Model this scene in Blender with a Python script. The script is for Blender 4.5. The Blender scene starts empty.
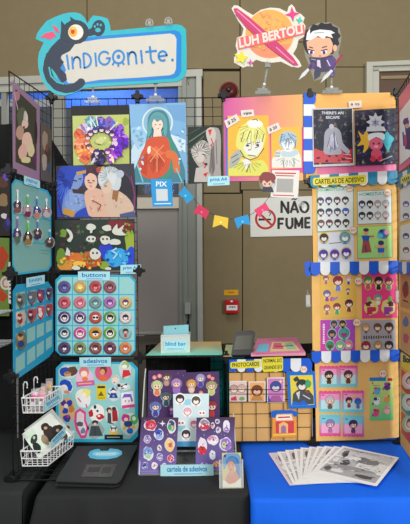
import bpy, bmesh, math, random
from mathutils import Vector, Matrix
random.seed(7)
SC = bpy.context.scene
COL = SC.collection
PI = math.pi

# ---------------- camera, world, lamps, exposure ----------------
F, CX, CY, EYE, ROLL = 500.0, 205.0, 262.0, 1.445, math.radians(0.6)
cd = bpy.data.cameras.new('camera'); cam = bpy.data.objects.new('camera', cd); COL.objects.link(cam)
cd.sensor_fit = 'HORIZONTAL'; cd.sensor_width = 36; cd.lens = F*36/410
cam.matrix_world = Matrix.Translation((0, 0, EYE)) @ Matrix.Rotation(PI/2, 4, 'X') @ Matrix.Rotation(-ROLL, 4, 'Z')
SC.camera = cam
SC.view_settings.view_transform = 'Standard'; SC.view_settings.look = 'None'
SC.view_settings.gamma = 1; SC.view_settings.exposure = -0.3; SC.view_settings.use_curve_mapping = False
w = bpy.data.worlds.new('hall_ambient'); SC.world = w; w.use_nodes = True
w.node_tree.nodes['Background'].inputs[0].default_value = (0.93, 0.96, 1.0, 1)
w.node_tree.nodes['Background'].inputs[1].default_value = 0.37
def lamp(name, loc, target, size, power, col=(1, 1, 1)):
    l = bpy.data.lights.new(name, 'AREA'); l.energy = power; l.size = size; l.color = col
    o = bpy.data.objects.new(name, l); COL.objects.link(o); o.location = loc
    o.rotation_euler = (Vector(target)-Vector(loc)).to_track_quat('-Z', 'Y').to_euler()
lamp('hall_lamp_front', (-1.6, -2.6, 3.5), (0.4, 2.2, 1.0), 1.4, 92, (1, 0.97, 0.92))
lamp('hall_lamp_side', (2.3, -2.2, 2.5), (0.6, 1.9, 0.8), 1.4, 185, (1, 0.98, 0.95))
lamp('hall_lamp_wall', (-0.3, 1.0, 4.4), (0.0, 3.7, 0.9), 1.2, 48, (1, 0.97, 0.9))

lamp('tarpaulin_fill_lamp', (-1.0, 4.02, 3.45), (-0.95, 4.45, 2.75), .25, 26, (0.95, 0.98, 1))  # added area lamp behind the gate, there to brighten the blue tarpaulins

# ---------------- materials ----------------
def lin(c):
    c = c/255
    return c/12.92 if c <= .04045 else ((c+.055)/1.055)**2.4
MC = {}
def M(rgb, rough=.55, metal=0, kind=None, alpha=1, noise=.05, scale=60, rgb2=None, bump=0):
    if isinstance(rgb, bpy.types.Material): return rgb
    key = (tuple(rgb), rough, metal, kind, alpha, noise, scale, rgb2, bump)
    if key in MC: return MC[key]
    m = bpy.data.materials.new((kind or 'surface')+'_%d_%d_%d' % tuple(rgb)); m.use_nodes = True
    nt = m.node_tree; N = nt.nodes; L = nt.links; b = N['Principled BSDF']
    c = [lin(v) for v in rgb]
    tc = N.new('ShaderNodeTexCoord')
    mix = N.new('ShaderNodeMix'); mix.data_type = 'RGBA'
    if kind == 'holo':
        v = N.new('ShaderNodeTexVoronoi'); v.inputs['Scale'].default_value = 260
        L.new(tc.outputs['Object'], v.inputs['Vector'])
        hs = N.new('ShaderNodeHueSaturation'); hs.inputs['Saturation'].default_value = 2; hs.inputs['Value'].default_value = .55
        L.new(v.outputs['Color'], hs.inputs['Color'])
        nz = N.new('ShaderNodeTexNoise'); nz.inputs['Scale'].default_value = 55
        L.new(tc.outputs['Object'], nz.inputs['Vector'])
        mr = N.new('ShaderNodeMapRange'); mr.inputs[1].default_value = .56; mr.inputs[2].default_value = .75
        L.new(nz.outputs['Fac'], mr.inputs[0]); L.new(mr.outputs[0], mix.inputs[0])
        mix.inputs[6].default_value = (*c, 1); L.new(hs.outputs[0], mix.inputs[7])
    elif kind in ('grad_z', 'grad_x', 'grad_d', 'grad_y'):
        sp = N.new('ShaderNodeSeparateXYZ'); L.new(tc.outputs['Generated'], sp.inputs[0])
        if kind == 'grad_d':
            ad = N.new('ShaderNodeMath'); ad.operation = 'ADD'; L.new(sp.outputs[0], ad.inputs[0]); L.new(sp.outputs[2], ad.inputs[1])
            hf = N.new('ShaderNodeMath'); hf.operation = 'MULTIPLY'; hf.inputs[1].default_value = .5; L.new(ad.outputs[0], hf.inputs[0])
            src = hf.outputs[0]
        else: src = sp.outputs[{'grad_x': 0, 'grad_y': 1, 'grad_z': 2}[kind]]
        L.new(src, mix.inputs[0])
        mix.inputs[6].default_value = (*c, 1); mix.inputs[7].default_value = (*[lin(v) for v in rgb2], 1)
    else:
        nz = N.new('ShaderNodeTexNoise'); nz.inputs['Scale'].default_value = scale; nz.inputs['Detail'].default_value = 3
        L.new(tc.outputs['Object'], nz.inputs['Vector']); L.new(nz.outputs['Fac'], mix.inputs[0])
        c2 = [lin(v) for v in rgb2] if rgb2 else None
        mix.inputs[6].default_value = (*[v*(1-noise) for v in c], 1)
        mix.inputs[7].default_value = (*(c2 or [min(1, v*(1+noise)) for v in c]), 1)
        if bump:
            bp = N.new('ShaderNodeBump'); bp.inputs['Strength'].default_value = bump; bp.inputs['Distance'].default_value = .01
            L.new(nz.outputs['Fac'], bp.inputs['Height']); L.new(bp.outputs[0], b.inputs['Normal'])
    L.new(mix.outputs[2], b.inputs['Base Color'])
    b.inputs['Roughness'].default_value = rough; b.inputs['Metallic'].default_value = metal
    b.inputs['Alpha'].default_value = alpha
    b.inputs['Specular IOR Level'].default_value = .35
    MC[key] = m; return m
def clear(rgb=(225, 235, 238), alpha=.22): return M(rgb, .12, 0, 'clear', alpha)
WHITE = (238, 240, 240); BLACK = (24, 25, 27); BLK = M((22, 23, 25), .5); WIRE = M((26, 26, 28), .35, .3)
KRAFT = M((232, 184, 108), .8, noise=.1, scale=25); SKIN = (240, 205, 185); PAPER = M((240, 240, 238), .5)

# ---------------- geometry helpers ----------------
def ray(x, y):
    u = (x-CX)/F; v = (CY-y)/F; c, s = math.cos(ROLL), math.sin(ROLL)
    return Vector((u*c+v*s, 1, -u*s+v*c))
def at(x, y, Y): return Vector((0, 0, EYE))+ray(x, y)*Y
class PL:                                           # a plane of the place, found from the camera's ray
    def __init__(s, o, u, v):
        s.o = Vector(o); s.u = Vector(u).normalized(); s.v = Vector(v).normalized(); s.n = s.u.cross(s.v).normalized()
    def px(s, x, y, off=0):
        r = ray(x, y); e = Vector((0, 0, EYE)); o = s.o+s.n*off
        t = (o-e).dot(s.n)/r.dot(s.n); p = e+r*t-s.o
        return p.dot(s.u), p.dot(s.v)
    def w(s, a, b, c=0): return s.o+s.u*a+s.v*b+s.n*c
    def p3(s, x, y, off=0): a, b = s.px(x, y, off); return s.w(a, b, off)

def finish(bm, name, mats, parent=None, origin=None):
    me = bpy.data.meshes.new(name)
    cs = [v.co for v in bm.verts]
    mn = Vector([min(c[i] for c in cs) for i in range(3)]); mx = Vector([max(c[i] for c in cs) for i in range(3)])
    o3 = Vector(origin) if origin is not None else Vector(((mn.x+mx.x)/2, (mn.y+mx.y)/2, mn.z))
    if parent is not None and origin is None: pass
    bm.transform(Matrix.Translation(-o3))
    bm.to_mesh(me); bm.free()
    for m in mats: me.materials.append(m)
    o = bpy.data.objects.new(name, me); COL.objects.link(o)
    if parent is not None:
        o.parent = parent; o.location = o3-world_loc(parent)
    else: o.location = o3
    return o
def world_loc(o):
    l = Vector(o.location)
    while o.parent is not None: o = o.parent; l += o.location
    return l
def tag(o, label=None, cat=None, group=None, kind=None):
    if label: o['label'] = label
    if cat: o['category'] = cat
    if group: o['group'] = group
    if kind: o['kind'] = kind
    return o
def thing(name, loc, label, cat, group=None):
    o = bpy.data.objects.new(name, None); COL.objects.link(o); o.location = loc; o.empty_display_size = .02
    return tag(o, label, cat, group)
def dup(root, loc, rot, label=None, group=None):
    r = root.copy(); COL.objects.link(r); r.location = loc; r.rotation_euler = rot
    if label: r['label'] = label
    if group: r['group'] = group
    for ch in list(root.children):
        c = ch.copy(); COL.objects.link(c); c.parent = r
    return r

_txt = {}
def text_mesh(s, bold=0):
    k = (s, bold)
    if k in _txt: return _txt[k]
    cu = bpy.data.curves.new('t', 'FONT'); cu.body = s; cu.size = 1; cu.resolution_u = 3; cu.offset = bold
    cu.fill_mode = 'FRONT'
    o = bpy.data.objects.new('t', cu); COL.objects.link(o)
    dg = bpy.context.evaluated_depsgraph_get(); dg.update()
    me = o.evaluated_get(dg).to_mesh()
    vs = [(v.co.x, v.co.y) for v in me.vertices]; fs = [tuple(p.vertices) for p in me.polygons]
    o.evaluated_get(dg).to_mesh_clear(); bpy.data.objects.remove(o); bpy.data.curves.remove(cu)
    x0 = min(v[0] for v in vs); x1 = max(v[0] for v in vs); y0 = min(v[1] for v in vs); y1 = max(v[1] for v in vs)
    vs = [((a-x0)/(x1-x0), (b-y0)/(y1-y0)) for a, b in vs]
    _txt[k] = (vs, fs); return _txt[k]

class Art:                                           # layered flat work on a plane (card, board, print, label)
    def __init__(s, pl, off=.004, step=.00004):
        s.sm = False; s.cl = None; step = .00004; s.pl = pl; s.off = off; s.z = off; s.step = step; s.bm = bmesh.new(); s.mats = []
    def mi(s, m):
        m = M(m) if not isinstance(m, bpy.types.Material) else m
        if m not in s.mats: s.mats.append(m)
        return s.mats.index(m)
    def prism(s, mat, ab, z0, z1):
        k = s.mi(mat)
        area = sum(ab[i][0]*ab[(i+1) % len(ab)][1]-ab[(i+1) % len(ab)][0]*ab[i][1] for i in range(len(ab)))
        if area < 0: ab = ab[::-1]
        t = [s.bm.verts.new(s.pl.w(a, b, z1)) for a, b in ab]; d = [s.bm.verts.new(s.pl.w(a, b, z0)) for a, b in ab]
        s.bm.faces.new(t).material_index = k; s.bm.faces.new(d[::-1]).material_index = k
        n = len(ab)
        for i in range(n):
            j = (i+1) % n
            s.bm.faces.new([d[i], d[j], t[j], t[i]]).material_index = k
    def uv(s, pts): return [s.pl.px(x, y, s.z) for x, y in pts]
    def slab(s, mat, pts, th=.002):
        s.prism(mat, s.uv(pts), s.z, s.z+th); s.z += th; return s
    def q(s, mat, pts, sm=None):
        if (s.sm if sm is None else sm) and 4 < len(pts) < 15:
            n = len(pts); o = []
            for i in range(n):
                a, b, c, d = pts[i-1], pts[i], pts[(i+1) % n], pts[(i+2) % n]
                for t in (0, .33, .67):
                    o.append(tuple(.5*(2*b[k]+(c[k]-a[k])*t+(2*a[k]-5*b[k]+4*c[k]-d[k])*t*t+(3*b[k]-a[k]-3*c[k]+d[k])*t**3) for k in (0, 1)))
            pts = o
        if s.cl: pts = [(min(max(x, s.cl[0]), s.cl[2]), min(max(y, s.cl[1]), s.cl[3])) for x, y in pts]
        s.prism(mat, s.uv(pts), s.z-.00005, s.z+s.step); s.z += s.step; return s
    def r(s, mat, x0, y0, x1, y1): return s.q(mat, [(x0, y0), (x1, y0), (x1, y1), (x0, y1)])
    def epts(s, x, y, rx, ry, rot=0, n=18):
        c, d = math.cos(rot), math.sin(rot)
        return [(x+rx*math.cos(a)*c-ry*math.sin(a)*d, y+rx*math.cos(a)*d+ry*math.sin(a)*c) for a in [2*PI*i/n for i in range(n)]]
    def e(s, mat, x, y, rx, ry=None, rot=0, n=16): return s.q(mat, s.epts(x, y, rx, ry or rx, rot, n))
    def l(s, mat, pts, w):
        z0 = s.z
        for i, p in enumerate(pts):
            if 0 < i < len(pts)-1 and w > .8:
                s.prism(mat, s.uv(s.epts(p[0], p[1], w/2, w/2, 0, 8)), z0-.00005, z0+s.step*1.02)
        for a, b in zip(pts, pts[1:]):
            dx, dy = b[0]-a[0], b[1]-a[1]; L = math.hypot(dx, dy) or 1; nx, ny = -dy/L*w/2, dx/L*w/2
            s.prism(mat, s.uv([(a[0]+nx, a[1]+ny), (b[0]+nx, b[1]+ny), (b[0]-nx, b[1]-ny), (a[0]-nx, a[1]-ny)]), z0-.00005, z0+s.step)
        s.z += s.step*1.05; return s
    def marks(s, mat, p, q, h, n):                   # writing too small to read: a row of short strokes
        for i in range(n):
            t = (i+.5)/n; x = p[0]+(q[0]-p[0])*t; y = p[1]+(q[1]-p[1])*t; dx, dy = (q[0]-p[0]), (q[1]-p[1]); L = math.hypot(dx, dy); k = h*random.uniform(.6, 1)/2
            s.l(mat, [(x-dy/L*k*-1, y-dx/L*k), (x+dy/L*k*-1, y+dx/L*k)], L/n*.55); s.z -= s.step*1.05
        s.z += s.step; return s
    def S(s): s.sm = True; return s
    def C(s, *c): s.cl = c; return s
    def star(s, mat, x, y, r, k=4, inner=.38, rot=0):
        return s.q(mat, [(x+(r if i % 2 == 0 else r*inner)*math.sin(rot+PI*i/k), y-(r if i % 2 == 0 else r*inner)*math.cos(rot+PI*i/k)) for i in range(2*k)], False)
    def blob(s, mat, x, y, rx, ry=None, n=11, j=.18, rot=0):
        ry = ry or rx; pts = s.epts(x, y, rx, ry, rot, n)
        return s.q(mat, [(x+(a-x)*(1+random.uniform(-j, j)), y+(b-y)*(1+random.uniform(-j, j))) for a, b in pts], True)
    def text(s, mat, t, bl, br, tl, bold=.015):
        vs, fs = text_mesh(t, bold); k = s.mi(mat)
        s.z += .00003
        nv = []
        for a, b in vs:
            x = bl[0]+(br[0]-bl[0])*a+(tl[0]-bl[0])*b; y = bl[1]+(br[1]-bl[1])*a+(tl[1]-bl[1])*b
            uu, vv = s.pl.px(x, y, s.z); nv.append(s.bm.verts.new(s.pl.w(uu, vv, s.z+s.step)))
        for f in fs:
            try: s.bm.faces.new([nv[i] for i in f]).material_index = k
            except ValueError: pass
        s.z += s.step; return s
    def tb(s, mat, t, x0, y0, x1, y1, bold=.015): return s.text(mat, t, (x0, y1), (x1, y1), (x0, y0), bold)
    def build(s, name, label=None, cat=None, group=None, parent=None, kind=None):
        return tag(finish(s.bm, name, s.mats, parent), label, cat, group, kind)

def char(A, x, y, h, hair, skin=SKIN, top=(60, 60, 80), outline=None, hat=None, eyes=True):
    if outline:
        A.e(outline, x, y-.16*h, .36*h, .34*h); A.e(outline, x, y+.24*h, .24*h, .28*h)
    A.q(top, [(x-.1*h, y+.08*h), (x+.1*h, y+.08*h), (x+.17*h, y+.32*h), (x+.12*h, y+.47*h), (x+.02*h, y+.47*h), (x, y+.38*h), (x-.02*h, y+.47*h), (x-.12*h, y+.47*h), (x-.17*h, y+.32*h)])
    if h > 8: A.e(tuple(int(v*.35) for v in hair), x, y-.2*h, .325*h, .305*h)
    A.e(hair, x, y-.2*h, .3*h, .28*h); A.e(skin, x, y-.12*h, .21*h, .18*h, n=12)
    A.q(hair, [(x-.25*h, y-.12*h), (x-.2*h, y-.36*h), (x+.2*h, y-.36*h), (x+.25*h, y-.12*h), (x+.14*h, y-.22*h), (x+.05*h, y-.14*h), (x-.03*h, y-.23*h), (x-.13*h, y-.15*h)])
    if eyes and h > 8:
        z = A.z; A.e((45, 35, 60), x-.09*h, y-.09*h, .035*h, .055*h, n=6); A.e((45, 35, 60), x+.09*h, y-.09*h, .035*h, .055*h, n=6)
    if hat: A.q(hat, [(x-.33*h, y-.3*h), (x-.15*h, y-.5*h), (x+.15*h, y-.5*h), (x+.33*h, y-.3*h)])
def head(A, x, y, r, hair, skin=(232, 232, 238), neck=None, outline=None):
    if outline: A.e(outline, x, y+r*.1, r*1.25, r*1.45)
    if neck: A.q(neck, [(x-r*.4, y+r*.7), (x+r*.4, y+r*.7), (x+r*.3, y+r*1.5), (x-r*.3, y+r*1.5)])
    A.e(tuple(int(v*.4) for v in hair), x, y, r*1.08, r*1.04, n=14); A.e(hair, x, y, r, r*.95, n=14); A.e(skin, x, y+r*.28, r*.66, r*.6, n=10)
    A.q(hair, [(x-r*.8, y+r*.2), (x-r*.6, y-r*.6), (x+r*.6, y-r*.6), (x+r*.8, y+r*.2), (x+r*.35, y-r*.1), (x, y+r*.15), (x-r*.35, y-r*.1)])

def strands(A, col, x, y, rx, ry, n, a0, a1, w=.5, curl=.3, r0=.25):
    for i in range(n):                               # hair or fold lines fanning out from a crown
        t = math.radians(a0+(a1-a0)*(i+random.uniform(.2, .8))/n); q = r0+random.uniform(0, .2); e = random.uniform(.75, 1)
        m = (q+e)/2; A.l(col, [(x+rx*q*math.cos(t), y+ry*q*math.sin(t)), (x+rx*m*math.cos(t+curl*.5), y+ry*m*math.sin(t+curl*.5)), (x+rx*e*math.cos(t+curl*.7), y+ry*e*math.sin(t+curl*.7))], w); A.z -= A.step
    A.z += A.step
def dabs(A, cols, x, y, rx, ry, n, s0=.5, s1=1.6):
    for i in range(n):
        t = random.uniform(0, 2*PI); q = math.sqrt(random.random()); A.blob(random.choice(cols), x+rx*q*math.cos(t), y+ry*q*math.sin(t), random.uniform(s0, s1), random.uniform(s0, s1)*.6, n=7, rot=random.uniform(0, PI))
class MB:
    def __init__(s): s.bm = bmesh.new(); s.mats = []
    def mi(s, m):
        m = M(m) if not isinstance(m, bpy.types.Material) else m
        if m not in s.mats: s.mats.append(m)
        return s.mats.index(m)
    def tube(s, pts, r, mat, n=6, r2=None):
        k = s.mi(mat); pts = [Vector(p) for p in pts]; rings = []
        for i, p in enumerate(pts):
            d = (pts[min(i+1, len(pts)-1)]-pts[max(i-1, 0)]).normalized()
            a = d.cross(Vector((0, 0, 1)));
            if a.length < .05: a = d.cross(Vector((1, 0, 0)))
            a.normalize(); b = d.cross(a)
            rr = r if r2 is None else r+(r2-r)*i/(len(pts)-1)
            rings.append([s.bm.verts.new(p+(a*math.cos(2*PI*j/n)+b*math.sin(2*PI*j/n))*rr) for j in range(n)])
        for A_, B_ in zip(rings, rings[1:]):
            for j in range(n):
                f = s.bm.faces.new([A_[j], A_[(j+1) % n], B_[(j+1) % n], B_[j]]); f.material_index = k; f.smooth = n > 6
        s.bm.faces.new(rings[0][::-1]).material_index = k; s.bm.faces.new(rings[-1]).material_index = k
        return s
    def box(s, c, size, mat, rot=None, bev=0):
        k = s.mi(mat); R = rot or Matrix.Identity(3); hx, hy, hz = [v/2 for v in size]; b2 = bmesh.new()
        bmesh.ops.create_cube(b2, size=1)
        for v in b2.verts: v.co = Vector((v.co.x*size[0], v.co.y*size[1], v.co.z*size[2]))
        if bev: bmesh.ops.bevel(b2, geom=b2.edges[:], offset=bev, segments=2, affect='EDGES', profile=.6)
        mp = {v: s.bm.verts.new(Vector(c)+R @ v.co) for v in b2.verts}
        for f in b2.faces: s.bm.faces.new([mp[v] for v in f.verts]).material_index = k
        b2.free(); return s
    def hexa(s, b4, t4, mat):
        k = s.mi(mat); v = [s.bm.verts.new(Vector(p)) for p in list(b4)+list(t4)]
        for f in ((3, 2, 1, 0), (4, 5, 6, 7), (0, 1, 5, 4), (1, 2, 6, 5), (2, 3, 7, 6), (3, 0, 4, 7)):
            s.bm.faces.new([v[i] for i in f]).material_index = k
        return s
    def lathe(s, c, prof, mat, axis=(0, 0, 1), n=20):
        k = s.mi(mat); ax = Vector(axis).normalized(); a = ax.cross(Vector((.3, .2, .9))).normalized(); b = ax.cross(a); rings = []
        for r, h in prof:
            rings.append([s.bm.verts.new(Vector(c)+ax*h+(a*math.cos(2*PI*j/n)+b*math.sin(2*PI*j/n))*max(r, 1e-4)) for j in range(n)])
        for A_, B_ in zip(rings, rings[1:]):
            for j in range(n):
                f = s.bm.faces.new([A_[j], A_[(j+1) % n], B_[(j+1) % n], B_[j]]); f.material_index = k; f.smooth = True
        s.bm.faces.new(rings[0][::-1]).material_index = k; s.bm.faces.new(rings[-1]).material_index = k
        return s
    def build(s, name, parent=None, label=None, cat=None, group=None, kind=None, origin=None):
        bmesh.ops.recalc_face_normals(s.bm, faces=s.bm.faces[:])
        return tag(finish(s.bm, name, s.mats, parent, origin), label, cat, group, kind)

# ---------------- the planes of the stall ----------------
D = 1.889; WP_ = .326; HP = .3287; ZT = .75; ZB = .757
BP = PL((0, D, 1.445), (1, 0, 0), (0, 0, 1))                      # the back row of wire grids
XL = at(53, 262, D).x; XR = at(397.5, 262, D).x
XS = [XL+(XR-XL)*i/4 for i in range(5)]; WP_ = XS[1]-XS[0]
ZS = [ZB+HP*i for i in range(5)]
NL = Vector((-.625, 1.602, 0)); FL = Vector((XL, D, 0))            # left wing
LP = PL((NL.x, NL.y, 1.445), FL-NL, (0, 0, 1))
NR = Vector((XR-.052, D-.31, 0)); FR = Vector((XR, D, 0))
RP = PL((FR.x, FR.y, 1.445), NR-FR, (0, 0, 1))
TP = PL((0, 1.7, ZT), (1, 0, 0), (0, 1, 0))                       # table top
_a = at(0, 262, 3.80); _b = at(410, 262, 3.56)
WL = PL((_a+_b)/2, Vector((_b.x-_a.x, _b.y-_a.y, 0)), (0, 0, 1))   # hall wall
# ================= the setting =================
fl = MB(); fl.box((0, 2, -.05), (9, 9, .1), M((92, 90, 86), .5, noise=.1, scale=4)); fl.build('floor', kind='structure')
WALLM = M((134, 120, 90), .85, noise=.07, scale=14, bump=.25)
def wrect(mb, mat, x0, y0, x1, y1, z0, z1):
    c = [(x0, y1), (x1, y1), (x1, y0), (x0, y0)]
    ab = [WL.px(*p) for p in c]
    mb.hexa([WL.w(a, b, z0) for a, b in ab], [WL.w(a, b, z1) for a, b in ab], mat)
g = .45
wb = MB()
BOT = 462
for (x0, y0, x1, y1) in [(-150, -190, 87, 82), (87, -190, 240, 69), (203, 71, 240, 193), (203, 193.5, 242.5, BOT), (240, -190, 326, 42),
                         (240.5, 42, 326, 190), (242.5, 190, 326, BOT), (326, -190, 560, 67), (326, 67, 560, 190), (326, 190, 560, BOT)]:
    wrect(wb, WALLM, x0+g, y0+g, x1-g, y1-g, -.03, 0)
wrect(wb, M((58, 50, 38), .9), 200, -190, 560, BOT, -.06, -.028); wrect(wb, M((58, 50, 38), .9), -150, -190, 201, 68, -.06, -.028)
wb.build('wall_back', kind='structure')
# big glazed gate on the left
FR_ = M((182, 182, 172), .5, noise=.06, scale=20); FRG = M((142, 146, 138), .5, noise=.05, scale=20)
wf = MB()
def wq(mb, mat, pts, z0, z1):
    ab = [WL.px(*p) for p in pts]
    mb.hexa([WL.w(a, b, z0) for a, b in ab], [WL.w(a, b, z1) for a, b in ab], mat)
wq(wf, FR_, [(-60, 89), (203, 78.5), (203, 71.5), (-60, 82)], -.02, .05)
wq(wf, FR_, [(-60, 95.5), (190, 87), (190, 79), (-60, 88.5)], -.02, .03)
for x0, x1, zz, m in ((179.5, 184, .025, FRG), (184, 188, .045, FRG), (188, 198, .03, FRG), (198, 203, .06, FR_)):
    wq(wf, m, [(x0+1.2, BOT), (x1+1.2, BOT), (x1-1, 78), (x0-1, 78)], -.02, zz)
wf.build('window_1', kind='structure')
for x0, x1, xx in ((54, 66, 'm'), (3.5, 8.5, 'm')):
    m_ = MB(); wq(m_, M((148, 148, 138), .5), [(x0+1, BOT), (x1+1, BOT), (x1-1, 90), (x0-1, 90)], -.02, .02); m_.build('trim_%d' % (1 if x0 > 50 else 2), kind='structure')
m_ = MB(); wq(m_, M((222, 214, 196), .6), [(-40, 211), (181, 208.5), (181, 197), (-40, 199)], -.02, .02)
wq(m_, M((120, 98, 74), .6), [(-40, 199), (181, 197), (181, 195), (-40, 197)], -.02, .026); m_.build('trim_3', kind='structure')
dp = MB(); wq(dp, M((158, 150, 146), .45, noise=.05, scale=6), [(-60, 333), (182, 331), (181, 209), (-60, 211)], -.02, -.005)
wq(dp, M((112, 104, 94), .5, noise=.1, scale=8), [(-60, BOT), (183, BOT), (182, 336), (-60, 337)], -.02, -.005)
dp.build('door_2', kind='structure')
br = MB(); br.tube([WL.p3(60, 334, .04), WL.p3(181, 333, .04)], .016, M((150, 146, 138), .4), 10)
for x in (70, 176): br.tube([WL.p3(x, 334, -.01), WL.p3(x, 334, .04)], .009, M((100, 96, 90), .4), 8)
br.build('push_bar', label='long grey push bar across the metal gate behind the stall', cat='push bar')
gl = MB(); wq(gl, M((190, 205, 215), .05, 0, 'clear', .06), [(-60, 199), (180, 196), (178, 88), (-60, 95)], -.014, -.008); gl.build('window_2', kind='structure')
# things seen through the glass
bd = MB(); wq(bd, M((30, 30, 34), .8, noise=.3, scale=5), [(-170, 330), (230, 330), (230, 60), (-170, 60)], -1.2, -1.15); bd.build('dark_backdrop', kind='structure')  # backdrop sheet; the darkness of the space beyond is put into its colour
for (x0, x1, y0, y1, lab) in ((-45, 60, 88, 99.5, 'bright blue tarpaulin seen through the gate glass, left of the pale mullion'),
                              (62, 188, 84, 108, 'bright blue tarpaulin seen through the gate glass behind the big clip sign'),):
    t = MB(); n = 24; bl = M((8, 90, 206), .6, noise=.1, scale=5)
    for i in range(n):
        xa = x0+(x1-x0)*i/n; xb = x0+(x1-x0)*(i+1)/n; za = -.62+.004*math.sin(i*.6); zb = -.62+.004*math.sin((i+1)*.6)
        c = [(xa, y1, za), (xb, y1, zb), (xb, y0, zb), (xa, y0, za)]
        P = [WL.w(*WL.px(a, b, z), z) for a, b, z in c]; Q = [WL.w(*WL.px(a, b, z), z+.004) for a, b, z in c]
        t.hexa(P, Q, bl)
    t.build('tarpaulin', label=lab, cat='tarpaulin')
t = MB(); wq(t, M((32, 62, 112), .6, noise=.4, scale=10), [(128, BOT), (188, BOT), (188, 168), (128, 168)], -.62, -.61)
t.build('tarpaulin', label='dull dark blue tarpaulin seen through the glass just above the cream sill', cat='tarpaulin')
# handle box on the jamb
t = thing('door_latch', WL.p3(188.5, 335, .05), 'pale grey latch box with black cable on the gate jamb', 'latch')
m_ = MB(); wrect(m_, M((176, 176, 168), .4), 186, 302, 191.5, 313, .03, .075); m_.build('latch_box', t)
m_ = MB(); m_.tube([WL.p3(188.5, 313, .055), WL.p3(188, 322, .06), WL.p3(190, 345, .055)], .008, BLK, 8); m_.build('cable', t)
# right door
m_ = MB()
DF = M((190, 190, 176), .5)
wq(m_, DF, [(365.5, BOT), (371, BOT), (371, 64.5), (365, 64.5)], .0, .05); wq(m_, DF, [(371, BOT), (378, BOT), (378, 71), (371, 71)], 0, .03)
wq(m_, DF, [(371, 68.5), (560, 62), (560, 55.5), (371, 64.5)], 0, .05); wq(m_, DF, [(371, 73), (560, 67.5), (560, 62), (371, 68.5)], 0, .03)
wq(m_, M((98, 76, 60), .6, noise=.15, scale=8), [(378, BOT), (560, BOT), (560, 67.5), (378, 73)], 0, .012)
wq(m_, M((150, 128, 98), .6), [(380, 80), (560, 76), (560, 72), (380, 77)], .012, .02)
m_.build('door_1', kind='structure')
# fire bell, call point, signs
t = thing('fire_bell', WL.p3(229, 100, .01), 'dark red round fire bell on the wall above the wire grid', 'bell')
MAR = M((88, 22, 22), .35)
c = WL.p3(229, 91.5, 0); sc = 3.66/500
m_ = MB(); m_.lathe(c, [(.062, 0), (.062, .012), (.056, .03), (.03, .045), (.004, .05)], MAR, WL.n, 28); m_.build('gong', t)
m_ = MB(); m_.lathe(c+WL.n*.046, [(.02, 0), (.02, .006), (.01, .012)], M((40, 14, 14), .3), WL.n, 16); m_.build('centre_cap', t)
m_ = MB(); m_.lathe(c, [(.071, -.002), (.071, .006), (.065, .007)], M((120, 52, 40), .4), WL.n, 28); m_.build('back_plate', t)
RED = M((196, 24, 32), .35)
t = thing('fire_alarm_call_point', WL.p3(231.5, 314, .01), 'red fire alarm call point on the beige wall below yellow plate', 'fire alarm')
m_ = MB(); c = WL.p3(232, 306.5, .03)
R = Matrix((WL.u, WL.n, WL.v)).transposed()
m_.box(c, (.1, .05, .1), RED, R, .008); m_.build('housing', t)
m_ = MB(); wrect(m_, PAPER, 226.8, 304.5, 237.5, 309.5, .0545, .0575); m_.build('press_plate', t, label='white press plate')
a = Art(WL, .058); a.e(BLACK, 230.2, 307, 1.1, .6).e(BLACK, 232.4, 307, .9, .7).e(BLACK, 234.6, 307, 1.1, .6); a.e((235, 235, 235), 231.6, 301.3, 1.4, .9); a.build('lettering', parent=t)
a = Art(WL, .001); a.slab(M((226, 172, 20), .4), [(224, 290), (238.4, 289.7), (238.4, 295.2), (224, 295.4)], .003); a.l((206, 110, 20), [(228, 292.4), (234, 292.4)], 1.6)
a.build('warning_plate', 'small yellow warning plate on the wall above the red call point', 'sign')
a = Art(WL, .001)
a.slab(M((226, 226, 218), .4), [(250, 198.5), (316, 196), (317, 235.5), (250.5, 237)], .006)
a.e(M((190, 30, 30), .4), 265.5, 219, 10.6, 10.6, n=28); a.e((226, 226, 218), 265.5, 219, 8.3, 8.3, n=28)
a.l(BLACK, [(258.5, 219.5), (266.5, 219.5)], 2.2); a.l(BLACK, [(267, 219.5), (271, 219.5)], 1.8); a.l((70, 70, 70), [(269, 216), (271, 213.5), (268.5, 212)], .8)
a.l(M((190, 30, 30), .4), [(259.4, 213.2), (271.6, 225)], 2.2)
BK2 = M((26, 26, 26), .45)
def stroke(*p): a.l(BK2, list(p), 2.5)
stroke((281.6, 213), (281.6, 201.6), (288.2, 213), (288.2, 201.6)); stroke((290.6, 213), (294.4, 201.8), (298.2, 213)); a.l(BK2, [(292, 209.4), (297, 209.4)], 2); a.l(BK2, [(291.6, 199.8), (293.4, 198.6), (295.2, 199.6), (297, 198.4)], 1.3)
stroke(*[(304.4+4*math.cos(t_*PI/8), 207.1+5*math.sin(t_*PI/8)) for t_ in range(17)])
stroke((278.6, 229), (278.6, 218.8), (284, 218.8)); a.l(BK2, [(278.6, 223.6), (283.2, 223.6)], 2.2); stroke((286.6, 217.8), (286.6, 225.4), (288.4, 228), (290.8, 228), (292.4, 225.4), (292.4, 217.6))
stroke((295.4, 228.8), (295.4, 218.4), (298.8, 226), (302.2, 218), (302.2, 228.4)); stroke((310.4, 227.2), (305.4, 227.4), (305.4, 218.2), (310.4, 218)); a.l(BK2, [(305.4, 222.7), (309.8, 222.6)], 2.2)
a.build('no_smoking_sign', 'white NÃO FUME no smoking sign on the beige wall', 'sign')

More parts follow.
